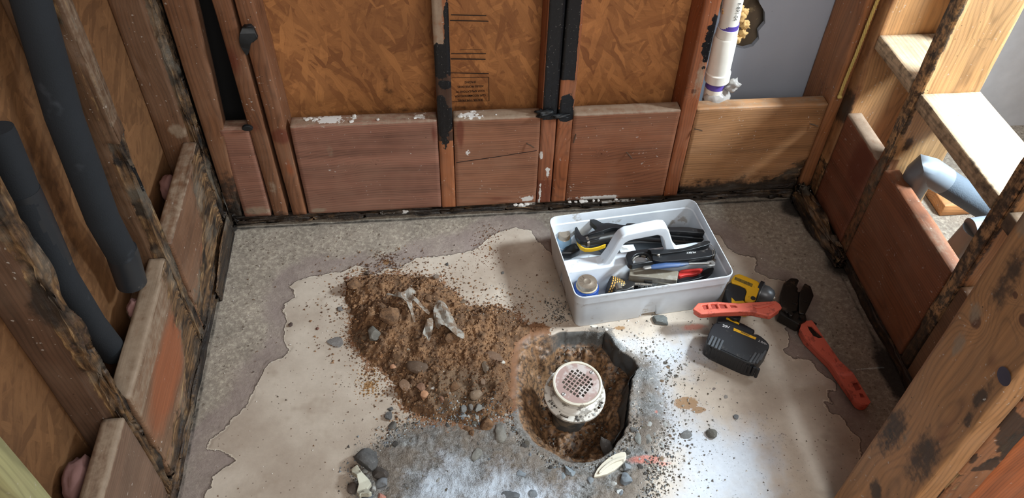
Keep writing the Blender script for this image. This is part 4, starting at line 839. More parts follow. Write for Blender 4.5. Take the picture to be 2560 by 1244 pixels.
# pit: torn vapour film and slab edge
SHEET = simple('grey_vapour_film', srgb(66, 66, 66), .42, grime=srgb(90, 72, 54), gs=30, gt=.55, bump=.7, bs=50)
def curtain(pts, depth, lab, inset=.004):
    q = FP(pts); n = 40; V = []; Fc = []
    L_ = [0]
    for i in range(1, len(q)): L_.append(L_[-1]+math.hypot(q[i][0]-q[i-1][0], q[i][1]-q[i-1][1]))
    for i in range(n):
        t = L_[-1]*i/(n-1); x = np.interp(t, L_, [p[0] for p in q]); y = np.interp(t, L_, [p[1] for p in q])
        for j in range(9):
            zz = .001-depth*j/8; P = np.array([[x*1.0, y, zz]]); d = (fbm(P, 50, 3, 3)[0]-.5)*.016; c = np.array([.87, -.6])-np.array([x, y]); c /= np.linalg.norm(c)
            V.append((x+c[0]*(inset+j*.0022+d), y+c[1]*(inset+j*.0022+d), zz))
    Fc = [(i*9+j, (i+1)*9+j, (i+1)*9+j+1, i*9+j+1) for i in range(n-1) for j in range(8)]
    setp(pydata('vapour_film', V, Fc, SHEET, None, True), lab, 'plastic sheet')
curtain([(1515,830),(1545,866),(1588,902),(1600,920)], .075, 'dark wrinkled film hanging down the back right side of the pit')
curtain([(1600,920),(1582,945),(1576,1000),(1573,1060),(1548,1104)], .07, 'grey torn film along the right side of the pit', .008)

# ================================================================ SHOWER DRAIN
dc = F(1437, 984, 0.0); DM = Matrix.Translation((dc[0], dc[1], -.002)) @ Matrix.Rotation(math.radians(6), 4, 'X') @ Matrix.Rotation(math.radians(1.5), 4, 'Y')
drain = empty('shower_drain', tuple(dc-np.array([0, 0, .1])), 'white two-piece shower drain with pinkish metal grate standing in the pit', 'drain')
BLKP = simple('black_plastic_pipe', srgb(74, 76, 76), .45, grime=srgb(128, 116, 100), gs=24, gt=.48)
WHF = simple('drain_white', srgb(216, 210, 200), .5, grime=srgb(104, 94, 82), gs=55, gt=.5, bump=.4)
MB(DM).lathe([(.040, -.150), (.040, -.085), (.044, -.083), (.045, -.02), (.045, -.004)], 40, cap=False).build('pipe', BLKP, drain, smooth=True)
slots = []
for k in range(4):
    a0 = -.55+k*PI/2; pts = [(r*math.cos(a0+t), r*math.sin(a0+t)) for r, ts in ((.064, (-.16, -.08, 0, .08, .16)), (.0585, (.16, .08, 0, -.08, -.16))) for t in ts]; slots.append(pts)
MB(DM).plate(circ(0, 0, .0695, 64), slots, -.004, .003).build('flange', WHF, drain, bevel=.0012)
MB(DM).lathe([(.056, .003), (.054, .008), (.043, .011), (.042, .047)], 48, cap=False).build('collar', WHF, drain, smooth=True)
MB(DM).lathe([(.0495, .0515), (.0495, .0535), (.0515, .0545), (.0548, .0535), (.0558, .050), (.0552, .0465), (.050, .0455)], 64, cap=False).build('strainer_ring', PVCW, drain, smooth=True)
GRT = simple('grate_metal', srgb(178, 150, 142), .42, .25, grime=srgb(214, 206, 200), gs=28, gt=.5)
hs = []
for i in range(-5, 6):
    for j in range(-5, 6):
        x = i*.0087; y = j*.0087
        if math.hypot(x, y) < .0345: hs.append([(x-.0030, y-.0030), (x+.0030, y-.0030), (x+.0030, y+.0030), (x-.0030, y+.0030)])
RZ = Matrix.Rotation(math.radians(48), 4, 'Z')
MB(DM @ RZ).plate(circ(0, 0, .0498, 56), hs, .050, .0522).build('grate', GRT, drain)
CHR = simple('steel', srgb(176, 174, 170), .3, .8, grime=srgb(90, 84, 78), gs=60)
for a in (.62, .62+PI):
    MB(DM @ Matrix.Translation((.043*math.cos(a), .043*math.sin(a), .0522))).lathe([(.0045, 0), (.0045, .0008), (.0028, .0014), (.0012, .0004), (.0001, .0004)], 16).build('screw', CHR, drain, smooth=True)
for k in range(26):
    a = rnd.uniform(-2.9, -.2); r = rnd.uniform(.056, .066); p = DM @ Vector((r*math.cos(a), r*math.sin(a), .004))
    vv, f = rock_geo(900+k, 1, .56, 5); q = rnd.uniform(.0018, .0045); o = pydata('rubble_crumb', vv*[q, q, q*.6]+np.array(p), f, STONE, None, False, rnd.choice([GR, LG, DG])); setp(o, 'tiny grey crumb lying on the white flange of the drain', 'crumb', 'crumbs on the drain flange')

# ================================================================ TOOL TOTE
TM = Matrix.Translation((1.0745, -.264, 0)) @ Matrix.Rotation(math.radians(6.1), 4, 'Z')
TOTE = simple('tote_plastic', srgb(208, 213, 219), .42, grime=srgb(150, 140, 128), gs=26, gt=.6)
tote = empty('tool_tote', (1.0745, -.264, 0), 'light grey plastic tool tote with arched handle, full of hand tools', 'tote')
W_, D_, H_ = .392, .275, .124
def rr(w_, d_, r, n=160):
    """rounded rectangle sampled evenly"""
    pts = []; w2, d2 = w_/2-r, d_/2-r; L = [2*w2, PI*r/2, 2*d2, PI*r/2]*2; tot = sum(L)
    for i in range(n):
        t = tot*i/n; k = 0
        while t > L[k]: t -= L[k]; k += 1
        if k == 0: pts.append((-w2+t, -d2-r))
        elif k == 2: pts.append((w2+r, -d2+t))
        elif k == 4: pts.append((w2-t, d2+r))
        elif k == 6: pts.append((-w2-r, d2-t))
        else:
            a = t/r; c = {1: (w2, -d2, -PI/2), 3: (w2, d2, 0), 5: (-w2, d2, PI/2), 7: (-w2, -d2, PI)}[k]
            pts.append((c[0]+r*math.cos(c[2]+a), c[1]+r*math.sin(c[2]+a)))
    return pts
def notch(x, y):
    f = lambda t, half: (.043 if abs(t) < half else .043*max(0, 1-(abs(t)-half)/.004))
    return max(f(x, .017) if abs(y) > D_/2-.03 else 0, f(y, .02) if abs(x) > W_/2-.03 else 0)
loops = []
for (dw, z, kind) in [(-.026, 0, 'n'), (-.022, .006, 'm'), (-.012, .060, 'm2'), (-.006, .096, ''), (-.0025, .097, ''), (-.001, .112, ''), (0.0, .118, ''), (.0015, .122, ''), (0, H_, ''), (-.004, H_, ''), (-.0055, .121, ''), (-.008, .100, ''), (-.013, .0975, ''), (-.018, .06, ''), (-.032, .010, '')]:
    lp = rr(W_+dw, D_+dw, .022+dw*.3)
    loops.append([(x, y, (max(z, notch(x, y)) if kind else z)) for x, y in lp])
n = 160; V = [p for l in loops for p in l]; Fc = [(i*n+k, i*n+(k+1) % n, (i+1)*n+(k+1) % n, (i+1)*n+k) for i in range(len(loops)-1) for k in range(n)]
Fc.append(tuple(range((len(loops)-1)*n, len(loops)*n)))
mb = MB(TM); mb.add(V, Fc); o = mb.build('tub', TOTE, tote, smooth=True)
mb = MB(TM); mb.box(-.021, .021, -D_/2+.012, D_/2-.012, .043, .047); mb.box(-.0215, -.019, -D_/2+.012, D_/2-.012, .004, .045); mb.box(.019, .0215, -D_/2+.012, D_/2-.012, .004, .045); mb.build('floor_arch', TOTE, tote, bevel=.003)
# divider ridge
pr = [(-.030, .010), (-.021, .083), (-.017, .086), (.017, .086), (.021, .083), (.030, .010)]
V = [(x, y, z) for x in (-W_/2+.013, W_/2-.013) for y, z in pr]; Fc = [(i, i+1, i+7, i+6) for i in range(5)]+[(0, 1, 2, 3, 4, 5), (11, 10, 9, 8, 7, 6)]
MB(TM).add(V, Fc).build('divider', TOTE, tote, bevel=.0015)
ho = [(-.108, .084), (-.092, .092), (-.080, .115), (-.064, .162), (-.056, .176), (-.044, .184), (0, .189), (.040, .192), (.056, .188), (.064, .176), (.078, .140), (.092, .110), (.106, .092), (.116, .084)]
hi_ = [(.076, .084), (.068, .100), (.054, .145), (.046, .160), (.036, .166), (-.030, .161), (-.042, .156), (-.048, .148), (-.066, .100), (-.072, .084)]
HMx = TM @ Matrix(((1, 0, 0, 0), (0, 0, -1, 0), (0, 1, 0, 0), (0, 0, 0, 1)))
hd = MB(HMx).plate(ho+hi_, [], -.0155, .0155).build('handle', TOTE, tote, bevel=.004, seg=3)

# ---- things inside the tote
METAL = simple('worn_metal', srgb(150, 142, 132), .38, .85, grime=srgb(92, 82, 70), gs=40); BLK = simple('black_tool', srgb(24, 25, 27), .34, grime=srgb(84, 80, 76), gs=45, gt=.62)
IRON = simple('dark_iron', srgb(52, 50, 48), .42, .6, grime=srgb(96, 84, 72), gs=40, gt=.55); YEL = simple('yellow_paint', srgb(226, 178, 34), .45, grime=srgb(70, 54, 24), gs=45, gt=.62)
BLUEC = simple('blue_can', srgb(22, 62, 132), .35, grime=srgb(120, 130, 140), gs=40, gt=.62); DRYG = simple('dried_cement', srgb(170, 152, 122), .6, bump=.5, bs=80)
LID = simple('lid_metal', srgb(150, 136, 120), .38, .6, grime=srgb(140, 118, 96), gs=50, gt=.56)
def at(u, v, z): return F(u, v, z)
ca = at(1467, 712, .07)
can = empty('cement_can', (ca[0], ca[1], .012), 'blue can with dusty metal lid in the front left corner of the tote', 'can')
CMt = Matrix.Translation((ca[0], ca[1], .012))
MB(CMt).lathe([(.030, 0), (.0305, .002), (.0305, .050), (.029, .054), (.024, .056)], 40).build('body', BLUEC, can, smooth=True)
MB(CMt).lathe([(.026, .054), (.026, .0555), (.024, .057), (.024, .070), (.023, .0715), (.011, .0715), (.010, .0722), (.008, .0722), (.007, .0715), (.0001, .0715)], 40).build('lid', LID, can, smooth=True)
MB(CMt).lathe([(.0245, .0535), (.0262, .0545), (.0268, .0575), (.0235, .060)], 18).build('dried_cement', DRYG, can, smooth=True)
for k in range(5):
    a = 2.0+k*.5; MB(CMt @ Matrix.Translation((.0165*math.cos(a), .0165*math.sin(a), .0717)) @ Matrix.Rotation(a, 4, 'Z')).box(-.003, .003, -.0007, .0007, 0, .0007).build('raised_mark', LID, can)
ja = at(1410, 592, .06); JM = Matrix.Translation((ja[0], ja[1], .012))
jar = empty('primer_jar', (ja[0], ja[1], .012), 'small cloudy jar of pale blue liquid with metal cap in the back left corner', 'jar')
JARM = simple('cloudy_jar', srgb(128, 156, 178), .25, grime=srgb(112, 160, 196), gs=30, gt=.5)
MB(JM).lathe([(.019, 0), (.020, .003), (.020, .038), (.0175, .045), (.0145, .049)], 32).build('glass', JARM, jar, smooth=True)
MB(JM).lathe([(.0155, .046), (.0162, .0475), (.015, .049), (.0162, .051), (.015, .053), (.0155, .060), (.0145, .0615), (.0105, .0615), (.0095, .0605), (.0001, .0605)], 32).build('cap', LID, jar, smooth=True)
MB(JM).lathe([(.0203, .022), (.0203, .024)], 32, cap=False).build('label_band', TOTE, jar)
# yellow handled hacksaw-like bow
def ribbon(pts, z0, z1, th, name, mat, parent=None, bevel=.001):
    L = [Vector(p) for p in pts]; out = []; inn = []
    for i, p in enumerate(L):
        t = (L[min(i+1, len(L)-1)]-L[max(i-1, 0)]).normalized(); nrm = Vector((-t.y, t.x)); out.append(tuple(p+nrm*th/2)); inn.append(tuple(p-nrm*th/2))
    return MB().plate(out+inn[::-1], [], z0, z1).build(name, mat, parent, bevel=bevel)
yb = ribbon([Vector(p) for p in FP([(1437,572),(1441,590),(1446,606),(1453,617),(1463,622),(1478,622),(1496,618),(1514,611)], .07)], .060, .072, .0035, 'saw_frame', YEL)
setp(yb, 'curved yellow saw frame standing in the back left of the tote', 'saw')
# pliers / wrench group
def ptool(pxs, z0, z1, name, mat, parent=None, holes=(), bevel=.002, smooth_it=0):
    out = FP(pxs, z1 if not callable(z1) else .1); out = smoothloop(out, smooth_it) if smooth_it else out
    return MB().plate(out, [FP(h, z1 if not callable(z1) else .1) for h in holes], z0, z1).build(name, mat, parent, bevel=bevel)
wr = empty('slip_joint_wrench', tuple(at(1520, 560, .09)), 'large black adjustable pliers with open jaw at the back of the tote', 'wrench')
def Z8(l): return [(1340+x*.2894, 480+y*.2894) for x, y in l]
ptool(Z8([(462,236),(480,228),(510,232),(545,250),(575,268),(620,262),(700,275),(780,285),(900,280),(900,318),(780,312),(690,305),(640,310),(560,340),(470,362),(440,366),(470,345),(525,320),(530,308),(510,290),(480,262)]), .085, .100, 'upper_jaw', BLK, wr, smooth_it=1)
ptool(Z8([(332,312),(352,292),(366,318),(382,350),(402,378),(440,362),(560,335),(600,345),(560,400),(470,420),(400,425),(360,405),(338,360)]), .075, .090, 'lower_jaw', BLK, wr, smooth_it=1)
ptool(Z8([(770,268),(830,262),(890,275),(1000,285),(1140,298),(1290,295),(1400,312),(1478,325),(1478,352),(1400,350),(1250,338),(1100,335),(900,318),(780,310)]), .085, .099, 'upper_handle', BLK, wr, smooth_it=1)
ptool(Z8([(1120,338),(1290,342),(1400,352),(1480,365),(1488,405),(1400,398),(1290,388),(1120,372),(980,360),(880,352),(880,335)]), .070, .084, 'lower_handle', BLK, wr, smooth_it=1)
p1 = at(1466, 604, .078); p2 = at(1545, 588, .078)
fl = empty('flashlight', tuple(p1-np.array([0, 0, .014])), 'dark metal cylinder with worn brass end under the black pliers', 'flashlight')
d12 = (p2-p1); MB().tube([p1, p1+d12*.04, p1+d12*.06, p2], [.0125, .0135, .0128, .0128], 24).build('barrel', IRON, fl, smooth=True)
MB().tube([p1-d12*.02, p1+d12*.045], [.0128, .0142], 24).build('end_ring', METAL, fl, smooth=True)
dk = ptool([(1415,612),(1440,604),(1452,622),(1430,632),(1400,632)], .02, .045, 'oily_rag', BLK, None, bevel=.006); setp(dk, 'dark crumpled scrap beneath the small jar in the tote', 'scrap')
bb = ptool(Z8([(440,400),(640,372),(1040,380),(1360,392),(1440,440),(1300,452),(900,430),(600,450)]), .02, .055, 'black_grip_tool', BLK, None, bevel=.006); setp(bb, 'black tool grips lying on the bottom of the rear compartment', 'tool')
# plastic pipe cutter with moulded word
pc = empty('ratchet_pipe_cutter', tuple(at(1590, 640, .1)), 'black ratcheting pipe cutter with round hook jaw lying over the tote divider', 'cutter')
ptool(Z8([(775,548),(790,515),(830,503),(960,488),(1010,498),(1010,600),(930,612),(830,632),(800,615),(785,592)]), .098, .114, 'hook_jaw', BLK, pc, holes=[Z8([(832,575),(850,545),(885,528),(930,525),(972,540),(995,568),(1000,592),(900,606),(840,612)])], bevel=.002)
ptool(Z8([(822,580),(850,540),(905,522),(960,530),(1000,560),(1005,600),(985,590),(960,556),(900,545),(862,560),(842,590),(845,615),(826,622)]), .099, .1055, 'blade', METAL, pc, bevel=.0008)
ptool(Z8([(955,490),(1190,492),(1290,478),(1400,440),(1480,412),(1508,425),(1500,450),(1400,480),(1290,505),(1190,520),(1000,540),(990,500)]), .108, .124, 'upper_handle', BLK, pc, smooth_it=1)
ptool(Z8([(1000,530),(1190,515),(1400,500),(1540,492),(1558,515),(1548,548),(1400,570),(1290,585),(1010,602)]), .100, .118, 'lower_handle', BLK, pc, smooth_it=1)
q = at(*Z8([(1055, 525)])[0], .124); MB(Matrix.Translation(tuple(q-np.array([0, 0, .006])))).lathe([(.0055, 0), (.0055, .0035), (.004, .005), (.0001, .0055)], 16).build('rivet', METAL, pc, smooth=True)
for tt in (0, 7): 
    a, b_ = [at(*p, .118) for p in Z8([(1535-tt*0, 495), (1545, 548)])]; ribbon([tuple(a[:2]+[-tt*.0006, 0]), tuple(b_[:2]+[-tt*.0006, 0])], .101, .1185, .0015, 'end_ring', METAL, pc, bevel=0)
a, b_ = at(*Z8([(1508, 450)])[0], .112), at(*Z8([(1545, 500)])[0], .112); MB().tube([a, b_], .0008, 6).build('spring_wire', METAL, pc)
bt = empty('blue_grip_tool', tuple(at(1640, 665, .09)), 'small wrench with blue rubber grip and chrome ends on top of the clear case', 'tool')
BLUG = simple('blue_grip', srgb(52, 76, 116), .5, grime=srgb(70, 72, 76), gs=30, gt=.5)
e1, e2, e3, e4 = [at(*p, .105) for p in Z8([(925, 655), (1020, 645), (1320, 618), (1540, 612)])]
MB().tube([e1+(e2-e1)*.55, e2, (e2*2+e3)/3+np.array([0, 0, .002]), (e2+e3*2)/3, e3], [.004, .0075, .0085, .008, .0035], 16, flat=.7).build('grip', BLUG, bt, smooth=True)
MB().tube([e1, e1+(e2-e1)*.1, e1+(e2-e1)*.7], [.003, .0055, .0052], 14, flat=.7).build('chrome_tip', CHR, bt, smooth=True)
MB().tube([e3, e3+(e4-e3)*.5, e3+(e4-e3)*.8], [.0032, .003, .0036], 12).build('shank', CHR, bt, smooth=True)
ptool(Z8([(1480,592),(1530,588),(1550,605),(1548,630),(1500,638),(1470,625),(1500,620),(1525,612),(1500,604),(1470,606)]), .100, .108, 'open_end', CHR, bt, bevel=.001)
st = ptool(Z8([(1320,585),(1420,570),(1500,562),(1555,575),(1550,590),(1500,585),(1400,595),(1330,600)]), .084, .090, 'steel_key', METAL, None, bevel=.001); setp(st, 'notched flat steel bar behind the blue-gripped tool', 'tool')
cs = empty('clear_case', tuple(at(1640, 690, .06)), 'dusty clear plastic parts case leaning in the front of the tote', 'case')
CLR = simple('dusty_clear_plastic', srgb(150, 140, 124), .25, grime=srgb(176, 170, 158), gs=24, gt=.5, Transmission_Weight=.35)
cz = lambda x, y: .082
ptool(Z8([(815,640),(1235,680),(1220,760),(1000,735),(805,715)]), .060, .084, 'lid', CLR, cs, bevel=.0025)
ptool(Z8([(806,700),(1000,738),(1222,765),(1200,785),(1150,795),(990,768),(805,742)]), .040, .070, 'box', CLR, cs, bevel=.002)
ptool(Z8([(940,735),(1010,745),(1005,778),(935,765)]), .060, .072, 'latch', IRON, cs, bevel=.001)
kn = empty('utility_knife', tuple(at(1730, 690, .06)), 'red and black utility knife in the front right of the tote', 'knife')
REDP = simple('red_plastic', srgb(196, 52, 46), .45, grime=srgb(90, 30, 28), gs=30, gt=.62)
ptool(Z8([(1225,745),(1380,712),(1450,672),(1515,640),(1548,640),(1530,675),(1470,720),(1390,752),(1222,782)]), .045, .062, 'body', BLK, kn, smooth_it=1)
ptool(Z8([(1235,672),(1300,662),(1440,652),(1448,668),(1375,712),(1300,712),(1228,732)]), .058, .070, 'red_shell', REDP, kn, smooth_it=1)
# rolled abrasive with honeycomb pattern
HEX = NT('honeycomb_roll'); Oc = HEX.tc.outputs['Object']; q_ = HEX.sep(Oc)
ang_ = HEX.m('ARCTAN2', q_[1], q_[0]); uu = HEX.m('MULTIPLY', ang_, 3.2); vv_ = HEX.m('MULTIPLY', q_[2], 180.0)
row = HEX.m('FLOOR', vv_); sh_ = HEX.m('MULTIPLY', HEX.m('MODULO', row, 2.0), .5); fu = HEX.m('FRACT', HEX.m('ADD', uu, sh_)); fv = HEX.m('FRACT', vv_)
mk_ = HEX.m('MULTIPLY', HEX.m('MULTIPLY', HEX.step(fu, .12, .2), HEX.step(fu, .9, .82)), HEX.m('MULTIPLY', HEX.step(fv, .15, .25), HEX.step(fv, .8, .7)))
HEXM = HEX.fin(HEX.mix(mk_, srgb(30, 26, 24), srgb(206, 156, 74)), .5)
ra = at(1522, 712, .055); ro = MB().lathe([(.024, -.021), (.0245, -.020), (.0245, .020), (.024, .021), (.019, .021)], 40).build('patterned_roll', HEXM, None, smooth=True)
ro.location = tuple(ra); ro.rotation_euler = (PI/2+.25, 0, math.radians(72)); setp(ro, 'black roll with gold honeycomb dashes beside the blue can', 'roll')
tc_ = empty('tubing_cutter', tuple(at(1580, 715, .05)), 'grimy dark pipe clamp tool with screw and knurled jaws in the tote front', 'clamp')
ptool(Z8([(665,830),(680,780),(710,745),(760,738),(800,755),(860,770),(850,815),(800,840),(740,850),(700,862),(668,858)]), .045, .070, 'jaw_body', IRON, tc_, bevel=.004)
g1, g2 = [at(*p, .062) for p in Z8([(800, 790), (1000, 800)])]; MB().tube([g1, g2], .0042, 12).build('screw_rod', METAL, tc_, smooth=True)
g1, g2 = [at(*p, .066) for p in Z8([(700, 800), (720, 850)])]; MB().tube([g1, g2], .009, 16).build('knurled_wheel', METAL, tc_, smooth=True)
ptool(Z8([(860,770),(1080,790),(1100,812),(1000,822),(880,835),(850,815)]), .035, .055, 'frame', IRON, tc_, bevel=.003)
br = MB()
for k in range(70):
    a = at(*Z8([(885+rnd.random()*150, 815+rnd.uniform(-8, 8))])[0], .058); br.tube([a, a+np.array([rnd.uniform(-.004, .004), rnd.uniform(-.006, .006), rnd.uniform(.004, .011)])], .0004, 4)
o = br.build('wire_bristles', CHR, tc_)

# ================================================================ CORDLESS DRILL WITH BATTERY
def Z4(l): return [(1680+x*.3377, 640+y*.3377) for x, y in l]
dr = empty('cordless_drill', tuple(at(1860, 760, 0)), 'yellow and black cordless drill lying on its side behind the tote corner', 'drill')
YD = simple('drill_yellow', srgb(226, 172, 28), .4, grime=srgb(120, 92, 30), gs=40, gt=.58); BD = simple('drill_black', srgb(26, 28, 32), .5, grime=srgb(92, 88, 84), gs=40, gt=.6); GD = simple('drill_grey', srgb(92, 94, 96), .4, .4)
ptool(Z4([(425,190),(475,120),(560,152),(655,192),(652,230),(632,285),(615,335),(560,345),(535,320),(560,240),(500,210)]), .004, .060, 'housing', YD, dr, bevel=.006, smooth_it=1)
ptool(Z4([(400,215),(430,188),(500,212),(558,240),(545,300),(520,350),(500,430),(520,455),(470,470),(420,440),(430,360),(395,300)]), .008, .056, 'grip', BD, dr, bevel=.008, smooth_it=1)
ptool(Z4([(468,152),(600,205),(592,228),(462,172)]), .0598, .0606, 'rating_label', simple('label_olive', srgb(126, 104, 40), .5, grime=srgb(60, 48, 22), gs=120, gt=.52), dr, bevel=0)
c1, c2 = at(*Z4([(640, 265)])[0], .034), at(*Z4([(750, 310)])[0], .034); dd_ = c2-c1
MB().tube([c1, c1+dd_*.18, c1+dd_*.19, c1+dd_*.5, c1+dd_*.85, c1+dd_*1.02], [.027, .026, .023, .0235, .019, .012], 28).build('chuck', GD, dr, smooth=True)
MB().tube([c1-dd_*.12, c1+dd_*.12], [.029, .029], 28).build('torque_collar', BD, dr, smooth=True)
MB().tube([c1+dd_*.95, c1+dd_*1.12], [.007, .005], 12).build('chuck_nose', METAL, dr, smooth=True)
MB(Matrix.Translation(tuple(at(*Z4([(600, 312)])[0], .06)))).lathe([(.006, -.002), (.006, .0015), (.0001, .0015)], 18).build('selector_button', BD, dr)
ptool(Z4([(440,300),(470,330),(530,325),(545,345),(480,365),(440,345)]), .05, .0575, 'trigger', YD, dr, bevel=.002)
# battery
BDW = simple('worn_black', srgb(70, 74, 78), .5)
bat = ptool(Z4([(300,505),(330,488),(460,515),(600,575),(640,575),(718,640),(722,680),(690,720),(640,790),(590,800),(440,735),(262,650),(258,600)]), .003, .052, 'battery', BD, dr, bevel=.010, smooth_it=1)
ptool(Z4([(340,440),(400,440),(470,470),(545,505),(618,545),(600,580),(460,520),(330,488)]), .006, .046, 'battery_shoe', BD, bat, bevel=.004)
ptool(Z4([(405,452),(500,495),(495,506),(400,464)]), .0458, .0466, 'yellow_strip', YD, bat, bevel=0)
ptool(Z4([(458,530),(625,602),(617,616),(455,548)]), .0518, .0528, 'yellow_stripe', YD, bat, bevel=0)
for (a, b_) in [((300, 590), (270, 655)), ((325, 600), (295, 668)), ((350, 612), (320, 680)), ((375, 622), (345, 692)), ((620, 715), (575, 785)), ((645, 722), (600, 790)), ((668, 722), (625, 790)), ((692, 700), (650, 770))]:
    P1, P2 = [at(*p, .053) for p in Z4([a, b_])]; MB().tube([P1, P2], [.0032, .0032], 8, flat=.6).build('ridge', BDW, bat, smooth=True)
for k in range(14):
    u = 290+k*27; P1 = at(*Z4([(u, 672+k*12.4)])[0], .045); MB().tube([P1, P1+np.array([0, 0, -.03])], [.0038, .0042], 8).build('side_rib', BD, bat, smooth=True)
ptool(Z4([(380,640),(590,735),(560,775),(350,680)]), .0515, .0535, 'raised_panel', BD, bat, bevel=.001)

# ================================================================ ORANGE PIPE CRIMPER
cr = empty('crimping_tool', tuple(at(1960, 790, 0)), 'long orange-handled pipe crimping tool with black jaws lying open', 'crimper')
ORH = simple('orange_rubber', srgb(208, 98, 78), .55, grime=srgb(150, 66, 52), gs=40, gt=.55); ORD = simple('orange_pocket', srgb(150, 58, 44), .6); BJ = simple('black_oxide', srgb(34, 31, 29), .38, .5, grime=srgb(78, 64, 52), gs=40, gt=.55)
win = [Z4([(222,362),(262,356),(270,388),(238,394)]), Z4([(284,352),(328,352),(344,384),(300,388)]), Z4([(348,353),(394,354),(410,382),(362,385)]), Z4([(426,360),(468,362),(484,376),(440,380)])]
hl = ptool(Z4([(155,388),(192,346),(330,334),(420,342),(500,347),(600,338),(770,330),(800,352),(815,382),(775,408),(735,438),(700,436),(600,412),(500,408),(370,415),(215,428)]), .078, .0855, 'left_handle', ORH, cr, holes=win, bevel=.002)
ptool(Z4([(158,388),(194,350),(330,338),(500,350),(768,334),(812,382),(735,436),(600,410),(370,413),(215,426)]), .060, .0805, 'handle_core', ORH, hl, bevel=.006)
for w_ in win: ptool(w_, .0806, .0809, 'pocket', ORD, hl, bevel=0)
ptool(Z4([(600,372),(700,352),(760,352),(700,372),(640,385)]), .085, .088, 'moulded_rib', ORH, hl, bevel=.001)
win2 = [Z4([(1000,512),(1035,518),(1060,545),(1122,600),(1085,606),(1045,588),(1015,545)]), Z4([(1335,942),(1370,934),(1400,978),(1394,990),(1360,994)]), Z4([(1385,1012),(1412,1018),(1430,1044),(1396,1046)])]
hr = ptool(Z4([(962,482),(1035,474),(1060,505),(1130,612),(1180,685),(1240,770),(1340,862),(1400,960),(1472,1078),(1455,1096),(1405,1098),(1372,1080),(1275,945),(1218,858),(1172,790),(1080,700),(990,610),(948,535)]), .026, .033, 'right_handle', ORH, cr, holes=win2, bevel=.002)
ptool(Z4([(965,486),(1033,478),(1128,614),(1238,772),(1338,866),(1468,1078),(1455,1092),(1407,1094),(1376,1076),(1172,786),(992,606),(952,535)]), .003, .0285, 'handle_core', ORH, hr, bevel=.006)
ptool(win2[0], .0286, .0292, 'black_inlay', BJ, hr, bevel=0)
for w_ in win2[1:]: ptool(w_, .0286, .0290, 'pocket', ORD, hr, bevel=0)
ptool(Z4([(1180,700),(1225,775),(1210,790),(1165,715)]), .032, .0345, 'moulded_rib', ORH, hr, bevel=.001)
ptool(Z4([(812,372),(815,275),(836,205),(880,175),(915,205),(935,262),(965,262),(985,215),(1018,235),(1038,292),(1005,370),(985,420),(900,415),(850,412)]), .014, .034, 'jaw_base', BJ, cr, bevel=.002)
jw = ptool(Z4([(800,372),(806,265),(828,195),(880,158),(925,162),(944,178),(916,208),(936,236),(922,262),(940,276),(938,330),(930,400),(850,420)]), .022, .046, 'left_jaw', BJ, cr, bevel=.003)
ptool(Z4([(944,276),(948,262),(962,236),(984,196),(1030,222),(1052,288),(1020,360),(995,405),(985,430),(940,420),(938,330)]), .022, .046, 'right_jaw', BJ, cr, bevel=.003)
ptool(Z4([(800,382),(860,395),(960,410),(990,425),(1000,470),(965,490),(940,505),(850,455),(795,425)]), .010, .040, 'pivot_plate', BJ, cr, bevel=.003)
for p_ in [(905, 345), (985, 330), (880, 430), (960, 450)]:
    MB(Matrix.Translation(tuple(at(*Z4([p_])[0], .045)))).lathe([(.0065, -.006), (.0065, .002), (.005, .0035), (.0001, .0035)], 6 if p_[0] > 900 else 18).build('bolt', BJ, cr)
ptool(Z4([(1040,480),(1075,497),(1068,510),(1045,500)]), .012, .024, 'stop', BJ, cr, bevel=.001)

# ================================================================ PIPES IN THE WALLS
FOAM = simple('black_foam', srgb(30, 34, 39), .9, bump=.6, bs=400, grime=srgb(60, 64, 70), gs=14, gt=.6); TAPE = simple('black_tape', srgb(38, 41, 45), .45, grime=srgb(104, 100, 94), gs=30, gt=.6)
def X(u, v, x): return un(u, v, 0, x)
a = X(66, -40, .010); b_ = X(160, 290, .010); c_ = X(256, 545, .006); d_ = X(308, 640, .0); e_ = X(324, 690, -.004)
pp = empty('insulated_pipe', tuple(e_), 'thick black foam-wrapped pipe running down the left wall beside the middle stud', 'pipe')
MB().tube([a+(a-b_)*.2, a, b_, c_, d_], [.028, .028, .028, .0275, .027], 32).build('foam_sleeve', FOAM, pp, smooth=True)
MB().tube([d_-(e_-d_)*.35, d_, e_+(e_-d_)*.35], [.0275, .0285, .0275], 32).build('tape_wrap', TAPE, pp, smooth=True)
WB = lumber('wood_scrap', -.045, .0, -.50, -.42, .22, .262, GREYW, lambda P: dict(pale=np.full(len(P), .5), rot=np.full(len(P), .3)), .01, .004, 'dusty wood offcut wedged under the thick black pipe', 'scrap')
a = X(-14, 322, -.016); b_ = X(62, 500, -.016); c_ = X(150, 690, -.018); d_ = X(228, 812, -.022); e_ = X(285, 880, -.026)
p2_ = empty('insulated_pipe', tuple(e_), 'thinner black foam-wrapped pipe crossing behind the front left stud', 'pipe')
MB().tube([a, a+(b_-a)*.1, b_, c_, d_, e_], [.0245, .0255, .0255, .0255, .025, .024], 28).build('foam_sleeve', FOAM, p2_, smooth=True)
t1 = a+(b_-a)*.85; MB().tube([t1, t1+(c_-b_)*.35, t1+(c_-b_)*.95], [.0262, .0266, .0260], 28).build('tape_wrap', TAPE, p2_, smooth=True)
